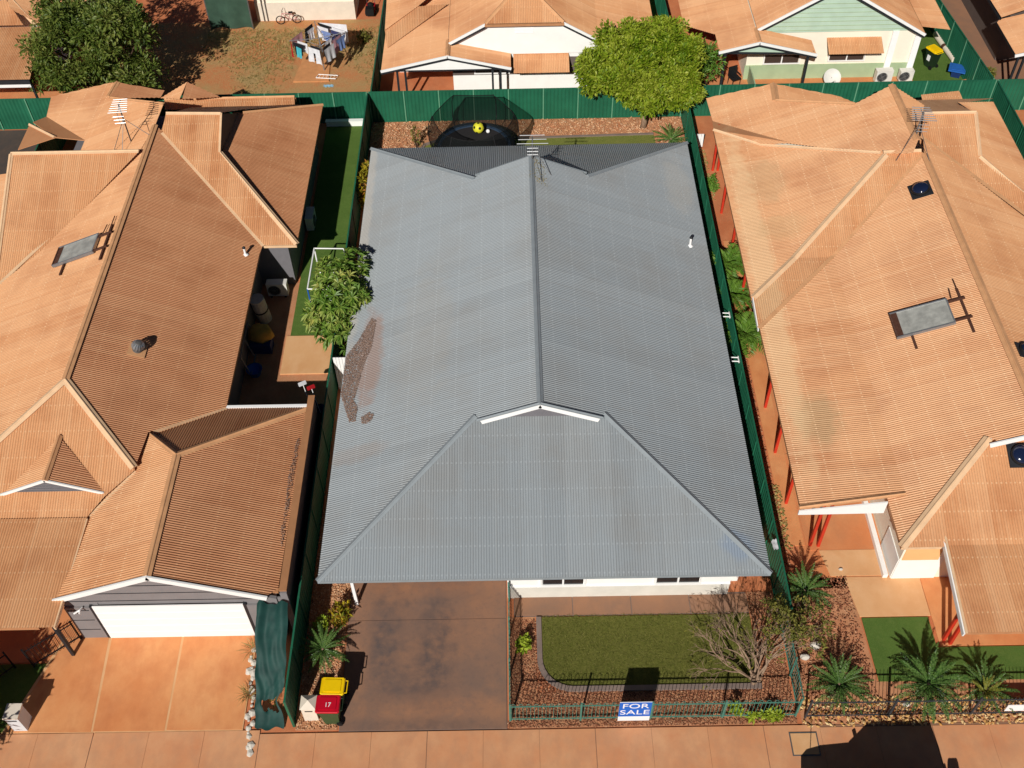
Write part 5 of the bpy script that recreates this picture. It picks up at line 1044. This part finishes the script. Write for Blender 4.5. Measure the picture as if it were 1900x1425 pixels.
cr_ = thing('clothes_rack', 'fallen white wire drying rack below the clothes line', 'rack', (-9.85, 49.55, .08)); MB().tube([(-.55, -.12, .05), (.5, -.25, .05), (.6, .05, .05), (-.45, .2, .05), (-.55, -.12, .05)], .022, 6).build('frame', 'white_paint', cr_, local=True)
for i in range(5): MB().tube([(-.4+i*.2, -.15, .06), (-.32+i*.2, .15, .06)], .01, 5).build('rung', 'white_paint', cr_, local=True)
tg = MB(); nu = 10
for j in range(6):
    for i in range(nu+1): tg.v.append((-9.95+.5*i/nu+.05*math.sin(j*2), 48.68+.22*j/5+.03*math.sin(i*1.7), .03+.02*abs(math.sin(i*2.1+j))))
for j in range(5):
    for i in range(nu): a = j*(nu+1)+i; tg.f.append((a, a+1, a+nu+2, a+nu+1))
tag(tg.build('fallen_cloth', 'cloth_sky'), 'pale blue cloth lying on the red soil', 'cloth')
bk = thing('bicycle', 'small pink bicycle leaning at the cream house wall', 'bicycle', (-12.55, 55.1, 0.015), .1)
for x in (-.46, .46):
    w_ = MB(); w_.tube([(x+.24*math.cos(2*math.pi*j/24), 0, .26+.24*math.sin(2*math.pi*j/24)) for j in range(25)], .028, 6, cap=False); wo = w_.build('wheel', 'black_rubber', bk, local=True)
    for j in range(8): a = math.pi*j/8*2; MB().tube([(x, 0, .26), (x+.23*math.cos(a), 0, .26+.23*math.sin(a))], .005, 4).build('spoke', 'steel', wo, local=True)
fr = MB(); BBk, ST, HT = (0, 0, .28), (.14, 0, .62), (-.32, 0, .66)
for a, b in ((BBk, ST), (ST, HT), (HT, BBk), (BBk, (.46, 0, .26)), (ST, (.46, 0, .26)), (HT, (-.46, 0, .26))): fr.tube([a, b], .018, 6)
fr.build('frame', 'pink_paint', bk, local=True); MB().tube([HT, (-.3, 0, .82), (-.22, .24, .86)], .014, 6).tube([(-.3, 0, .82), (-.22, -.24, .86)], .014, 6).build('handlebar', 'dark_metal', bk, local=True); MB().box((.16, 0, .69), (.24, .13, .05)).build('saddle', 'black_rubber', bk, local=True); MB().tube([(.15, 0, .6), (.16, 0, .68)], .014, 6).build('seat_post', 'steel', bk, local=True)
for a, b in (((-.0, .03, .28), (.0, .1, .16)), ((0, -.03, .28), (0, -.1, .4))): MB().tube([a, b], .012, 5).build('pedal', 'dark_metal', bk, local=True)
mw_ = thing('lawn_mower', 'red and black mower in the side passage at the top', 'mower', (-8.0, 56.2, 0)); MB().box((0, 0, .28), (.5, .7, .22)).build('deck', 'cloth_red', mw_, local=True); MB().lathe([(.16, .38), (.18, .5), (.1, .58)], n=14).build('engine', 'black_rubber', mw_, local=True); MB().box((0, -.5, .36), (.46, .4, .4)).build('catcher', 'black_rubber', mw_, local=True)
for x in (-.28, .28):
    for y in (-.25, .28): MB().tube([(x-.03, y, .12), (x+.03, y, .12)], .12, 12).build('wheel', 'dark_metal', mw_, local=True)
    MB().tube([(x*.8, .3, .35), (x*.8, .75, .95)], .016, 6).build('handle', 'dark_metal', mw_, local=True)
MB().tube([(-.23, .75, .95), (.23, .75, .95)], .016, 6).build('handle', 'dark_metal', mw_, local=True)
sc_ = thing('shade_cloth', 'grey-green shade cloth hung between posts by the cream house', 'shade cloth', (-15.7, 54.55, 0)); sm = MB(); nu, nv = 16, 10
for j in range(nv+1):
    for i in range(nu+1): u, v = i/nu, j/nv; sm.v.append((-16.85+2.3*u, 54.55+.1*math.sin(u*9)*(.3+v)+.15*v*math.sin(math.pi*u), 2.5-2.42*v-.12*math.sin(math.pi*u)*(1-v)))
for j in range(nv):
    for i in range(nu): a = j*(nu+1)+i; sm.f.append((a, a+1, a+nu+2, a+nu+1))
sm.build('cloth', 'shade_cloth', sc_, True)
for x in (-16.88, -14.52): MB().tube([(x, 54.58, 0), (x, 54.58, 2.55)], .04, 8).build('post', 'galv', sc_)
# ------------------------------------------------------------------ yard of the pale green house
def aircon(label, x, y, z, rz=0.0, w_=.86, h=.66, d_=.34):
    t = thing('air_conditioner', label, 'air conditioner', (x, y, z), rz, 'air conditioner outdoor units'); MB().box((0, 0, h/2), (w_, d_, h)).build('casing', 'ac_white', t, local=True); MB().box((0, 0, h+.008), (w_+.02, d_+.02, .016)).build('top_panel', 'ac_white', t, local=True)
    g = MB()
    for q in (.08, .15, .22, .27): g.tube([(-.12+q*math.cos(2*math.pi*j/20), -d_/2-.02, h/2+q*math.sin(2*math.pi*j/20)) for j in range(21)], .008, 4, cap=False)
    for j in range(6): a = math.pi*j/6; g.tube([(-.12-.27*math.cos(a), -d_/2-.02, h/2-.27*math.sin(a)), (-.12+.27*math.cos(a), -d_/2-.02, h/2+.27*math.sin(a))], .006, 4)
    g.build('fan_grille', 'galv', t, local=True); f = MB(); f.tube([(-.12, -d_/2-.004, h/2), (-.12, -d_/2-.014, h/2)], .25, 20); f.build('fan_shroud', 'dark_trim', t, local=True)
    for x_ in (-.3, .3): MB().box((x_, 0, -.03), (.08, d_+.06, .06)).build('foot', 'dark_trim', t, local=True)
aircon('larger white air conditioner unit by the pale green house', 19.35, 48.2, .08, .05); aircon('smaller white air conditioner unit nearer the green turf', 20.55, 48.3, .08, .05, .7, .55)
aircon('white air conditioner unit in the shaded courtyard on the left', -10.2, 33.1, .08, 0); aircon('white air conditioner unit beside the left side lawn', -9.3, 37.6, .08, math.pi/2)
ds = thing('satellite_dish', 'white satellite dish standing by the pale green wall', 'satellite dish', (16.5, 47.7, 0)); MB().tube([(0, 0, 0), (0, 0, .55)], .03, 8).build('stand', 'galv', ds, local=True); dm = MB(); n = 24
for q, z in ((.02, -.09), (.2, -.07), (.36, -.02), (.45, .03)):
    for j in range(n): t = 2*math.pi*j/n; dm.v.append((q*math.cos(t), q*math.sin(t), z))
for k in range(3):
    for j in range(n): dm.f.append((k*n+j, k*n+(j+1) % n, (k+1)*n+(j+1) % n, (k+1)*n+j))
do = link(dm.mesh('dish', 'ac_white', True), 'dish', ds, True, Matrix.Translation((0, -.08, .72))@Matrix.Rotation(.85, 4, 'X')); MB().tube([(0, -.1, .45), (.02, -.55, .75)], .014, 6).build('feed_arm', 'galv', ds, local=True); MB().box((.02, -.56, .78), (.08, .08, .08)).build('feed_horn', 'ac_white', ds, local=True)
bx = thing('storage_box', 'blue plastic box lid leaning by the right green fence', 'box', (23.3, 48.6, .05), -.4); MB().box((0, 0, .2), (.5, .5, .4), taper=.85).build('box_body', 'blue_dark', bx, local=True); MB().box((0, 0, .43), (.85, .75, .07)).build('lid', 'blue_plastic', bx, local=True); MB().box((0, 0, .475), (.6, .5, .02)).build('lid_panel', 'blue_plastic', bx, local=True)
pp = thing('rolled_carpet', 'long cream rolled carpet lying along the right fence', 'roll', (23.6, 51.1, 0)); MB().tube([(23.55, 49.8, .2), (23.25, 52.4, .2)], .15, 14).build('roll', 'pillar_cream', pp); MB().tube([(23.4, 51.0, .2), (23.37, 51.2, .2)], .16, 14).build('strap', 'rust_brown', pp)
tbl = thing('upturned_table', 'brown board with dark mower parts beside the blue box', 'junk', (23.55, 47.6, 0)); MB().box((0, 0, .2), (.6, .7, .05), .3).build('board', 'drive_orange', tbl, local=True); MB().box((-.1, -.4, .22), (.9, .25, .1), .1).build('blade_guard', 'dark_trim', tbl, local=True)
for x_ in (-.2, .2): MB().box((x_, 0, .09), (.06, .5, .18), .3).build('leg', 'drive_orange', tbl, local=True)
hm = thing('helmet', 'white and black toy lying on the turf by the fence', 'toy', (21.9, 47.2, .04)); MB().lathe([(.18, 0), (.2, .1), (.14, .22), (.03, .27)], n=14).build('shell', 'sign_white', hm, True, local=True); MB().box((0, -.15, .1), (.2, .1, .1)).build('visor', 'black_rubber', hm, local=True)
ch = thing('garden_chair', 'dark garden chair under the small porch roof', 'chair', (11.6, 48.2, .03), .4); MB().box((0, 0, .44), (.5, .5, .05)).build('seat', 'dark_metal', ch, local=True); MB().box((0, .25, .7), (.5, .05, .5)).build('backrest', 'dark_metal', ch, local=True)
for x_ in (-.22, .22):
    for y_ in (-.22, .22): MB().tube([(x_, y_, 0), (x_, y_, .44)], .02, 6).build('leg', 'dark_metal', ch, local=True)
    MB().beam((x_, -.22, .64), (x_, .24, .64), .05, .03).build('armrest', 'dark_metal', ch, local=True)
# ------------------------------------------------------------------ courtyard on the left
gl = thing('football_goal', 'white and blue pipe football goal on the side lawn', 'goal', (-8.0, 33.1, .05)); W2, Hh = 1.25, 1.45
MB().tube([(-.6, W2, 0), (-.6, W2, Hh)], .035, 8).build('post', 'white_paint', gl, local=True); MB().tube([(-.6, -W2, 0), (-.6, -W2, Hh)], .035, 8).build('post', 'blue_plastic', gl, local=True); MB().tube([(-.6, -W2, Hh), (-.6, W2, Hh)], .035, 8).build('crossbar', 'white_paint', gl, local=True)
for y_ in (-W2, W2): MB().tube([(-.6, y_, Hh), (.65, y_, Hh-.05), (.7, y_, .03), (-.6, y_, .03)], .03, 8).build('side_frame', 'white_paint', gl, local=True)
MB().tube([(.7, -W2, .03), (.7, W2, .03)], .03, 8).build('ground_bar', 'white_paint', gl, local=True); MB().beam((0, -.5, .03), (-.15, .5, .05), .2, .05).build('fallen_board', 'white_paint', gl, local=True)
cv = thing('covered_barbecue', 'low unit under a mustard yellow cover in the shaded courtyard', 'barbecue', (-10.45, 30.0, .03)); MB().box((0, -.1, .25), (.85, .6, .5)).build('cabinet', 'blue_dark', cv, local=True)
cm_ = MB(); prof = [(.5, .5), (.52, .62), (.46, .9), (.3, 1.05), (.03, 1.1)]; n = 14
for q, z in prof:
    for j in range(n): t = 2*math.pi*j/n; k_ = q*(1+.1*math.sin(5*t+z*4)); cm_.v.append((k_*math.cos(t), .1+.75*k_*math.sin(t), z))
for k in range(4):
    for j in range(n): cm_.f.append((k*n+j, k*n+(j+1) % n, (k+1)*n+(j+1) % n, (k+1)*n+j))
cm_.f.append(tuple(range(4*n, 5*n))); cm_.build('cover', 'beige_cover', cv, True, local=True)
wf = thing('window_frame', 'empty aluminium window frame leaning in the dark courtyard', 'frame', (-10.9, 29.4, .03)); wm = MB(); C_ = [(.0, -1.0, 0), (.25, -.9, 0), (.0, .9, 1.1), (-.02, -.9, 1.2)]
for a, b in (((.2, -1.0, .02), (.2, .9, .02)), ((.2, .9, .02), (-.02, .9, 1.1)), ((-.02, .9, 1.1), (-.02, -1.0, 1.1)), ((-.02, -1.0, 1.1), (.2, -1.0, .02)), ((.2, 0, .02), (-.02, 0, 1.1))): wm.beam(a, b, .05, .05)
wm.build('frame', 'steel', wf, local=True)
bt_ = thing('tub', 'blue plastic tub in the shaded courtyard', 'tub', (-10.55, 28.5, .03)); tm_ = MB(); n = 20
for q, z in ((.22, 0), (.3, .3), (.33, .32), (.28, .28), (.2, .03)):
    for j in range(n): t = 2*math.pi*j/n; tm_.v.append((q*math.cos(t), q*math.sin(t), z))
for k in range(4):
    for j in range(n): tm_.f.append((k*n+j, k*n+(j+1) % n, (k+1)*n+(j+1) % n, (k+1)*n+j))
tm_.f.append(tuple(range(4*n, 5*n))); tm_.build('shell', 'blue_plastic', bt_, True, local=True)
mt = thing('rolled_mat', 'pale rolled mattress standing in the shaded courtyard', 'mattress', (-10.6, 31.6, .03)); MB().tube([(0, 0, 0), (-.1, -.1, 1.3)], .3, 14).build('roll', 'stone_white', mt, local=True); MB().tube([(-.04, -.04, .6), (-.05, -.05, .68)], .31, 14).build('strap', 'dark_trim', mt, local=True)
for i, (x, y, head, lb_) in enumerate(((-7.95, 26.3, 'cloth_white', 'dark blue bin with white-headed mop beside the boundary wall'), (-7.6, 26.1, 'cloth_red', 'blue bin with red-headed broom beside the boundary wall'))):
    t = thing('bucket', lb_, 'bucket', (x, y, .03)); MB().lathe([(.17, 0), (.22, .62), (.24, .64), (.2, .6), (.15, .05)], n=16).build('shell', 'blue_dark', t, True, local=True); MB().tube([(.02, 0, .08), (-.2, .25, 1.5)], .016, 6).build('handle', 'white_paint', t, local=True); MB().box((-.23, .29, 1.55), (.3, .1, .12), .5).build('head', head, t, local=True)
for i, (y, lb_) in enumerate(((29.8, 'white bracket on the right side fence, the further of two'), (27.4, 'white bracket on the right side fence, the nearer of two'))):
    t = thing('wall_bracket', lb_, 'bracket', (8.52, y, 1.6)); MB().tube([(0, -.1, 0), (-.28, -.1, .02), (-.28, .1, .02), (0, .1, 0)], .025, 7).build('arm', 'white_paint', t, local=True); MB().box((0, 0, 0), (.03, .3, .08)).build('plate', 'white_paint', t, local=True)
cc = MB(); nu = 6
for j in range(8):
    for i in range(nu+1): cc.v.append((8.38+.22*i/nu, 18.75+.06*j+.04*math.sin(i*2), 1.84-.06*abs(i-3)*(.5+.1*j)+.02*math.sin(j*1.8+i)))
for j in range(7):
    for i in range(nu): a = j*(nu+1)+i; cc.f.append((a, a+1, a+nu+2, a+nu+1))
tag(cc.build('rag', 'cloth_white', smooth=True), 'white rag draped over the right side fence near the roof corner', 'rag')
# ------------------------------------------------------------------ the parked car whose shadow falls on the footpath
car = thing('parked_car', 'dark four wheel drive with roof rack parked below the frame', 'car', (10.3, 10.5, .055)); r = random.Random(3)
side = [(-2.15, .45), (-2.2, .85), (-2.05, 1.0), (-1.75, 1.08), (-.75, 1.17), (-.35, 1.78), (-.15, 1.85), (1.45, 1.85), (1.62, 1.78), (1.98, 1.0), (2.02, .5), (1.5, .42), (-1.5, .42)]
mb = MB(); n = len(side)
def yy(z, s): return s*(.93 if z < 1.02 else .93-.42*(z-1.02)**1.0*.85)
mb.v += [(x, yy(z, -1), z) for x, z in side]+[(x, yy(z, 1), z) for x, z in side]; mb.f += [(i, (i+1) % n, n+(i+1) % n, n+i) for i in range(n)]+[tuple(range(n))[::-1], tuple(range(n, 2*n))]; mb.build('body', 'car_paint', car, local=True)
for x in (-1.35, 1.3):
    for s_ in (-1, 1):
        w_ = MB(); w_.tube([(x, s_*.7, .36), (x, s_*.95, .36)], .36, 20); wo = w_.build('wheel', 'black_rubber', car, local=True); MB().tube([(x, s_*.95, .36), (x, s_*.965, .36)], .2, 14).build('rim', 'steel', wo, local=True)
for s_ in (-1, 1):
    MB().slab3([(-.5, s_*.9, 1.2), (1.6, s_*.9, 1.2), (1.4, s_*.71, 1.7), (-.28, s_*.71, 1.7)][::s_], .02).build('side_window', 'glass', car, local=True); MB().tube([(-.55, s_*.92, 1.2), (-.6, s_*1.1, 1.3)], .06, 8).build('wing_mirror', 'dark_trim', car, local=True); MB().box((-2.18, s_*.65, .8), (.06, .3, .16)).build('headlight', 'glass', car, local=True)
    MB().tube([(-.0, s_*.5, 2.17), (1.45, s_*.5, 2.17)], .025, 6).build('rack_rail', 'dark_metal', car, local=True)
MB().slab3([(-.78, -.85, 1.2), (-.78, .85, 1.2), (-.38, .6, 1.76), (-.38, -.6, 1.76)], .02).build('windscreen', 'glass', car, local=True)
for x in (0, .48, .96, 1.45): MB().tube([(x, -.52, 2.17), (x, .52, 2.17)], .025, 6).build('rack_bar', 'dark_metal', car, local=True)
for x in (0, .5, .95, 1.42):
    for s_ in (-1, 1): MB().tube([(x, s_*.5, 1.83), (x, s_*.5, 2.17)], .02, 6).build('rack_foot', 'dark_metal', car, local=True)
MB().box((-2.25, 0, .5), (.2, 1.7, .2)).build('bumper', 'dark_metal', car, local=True); MB().box((2.08, 0, .55), (.16, 1.7, .22)).build('bumper', 'dark_metal', car, local=True); MB().tube([(2.08, 0, 1.0), (2.3, 0, 1.0)], .34, 18).build('spare_wheel', 'black_rubber', car, local=True); MB().tube([(-1.95, .85, .9), (-2.0, .85, 1.75)], .012, 5).build('aerial', 'dark_metal', car, local=True)
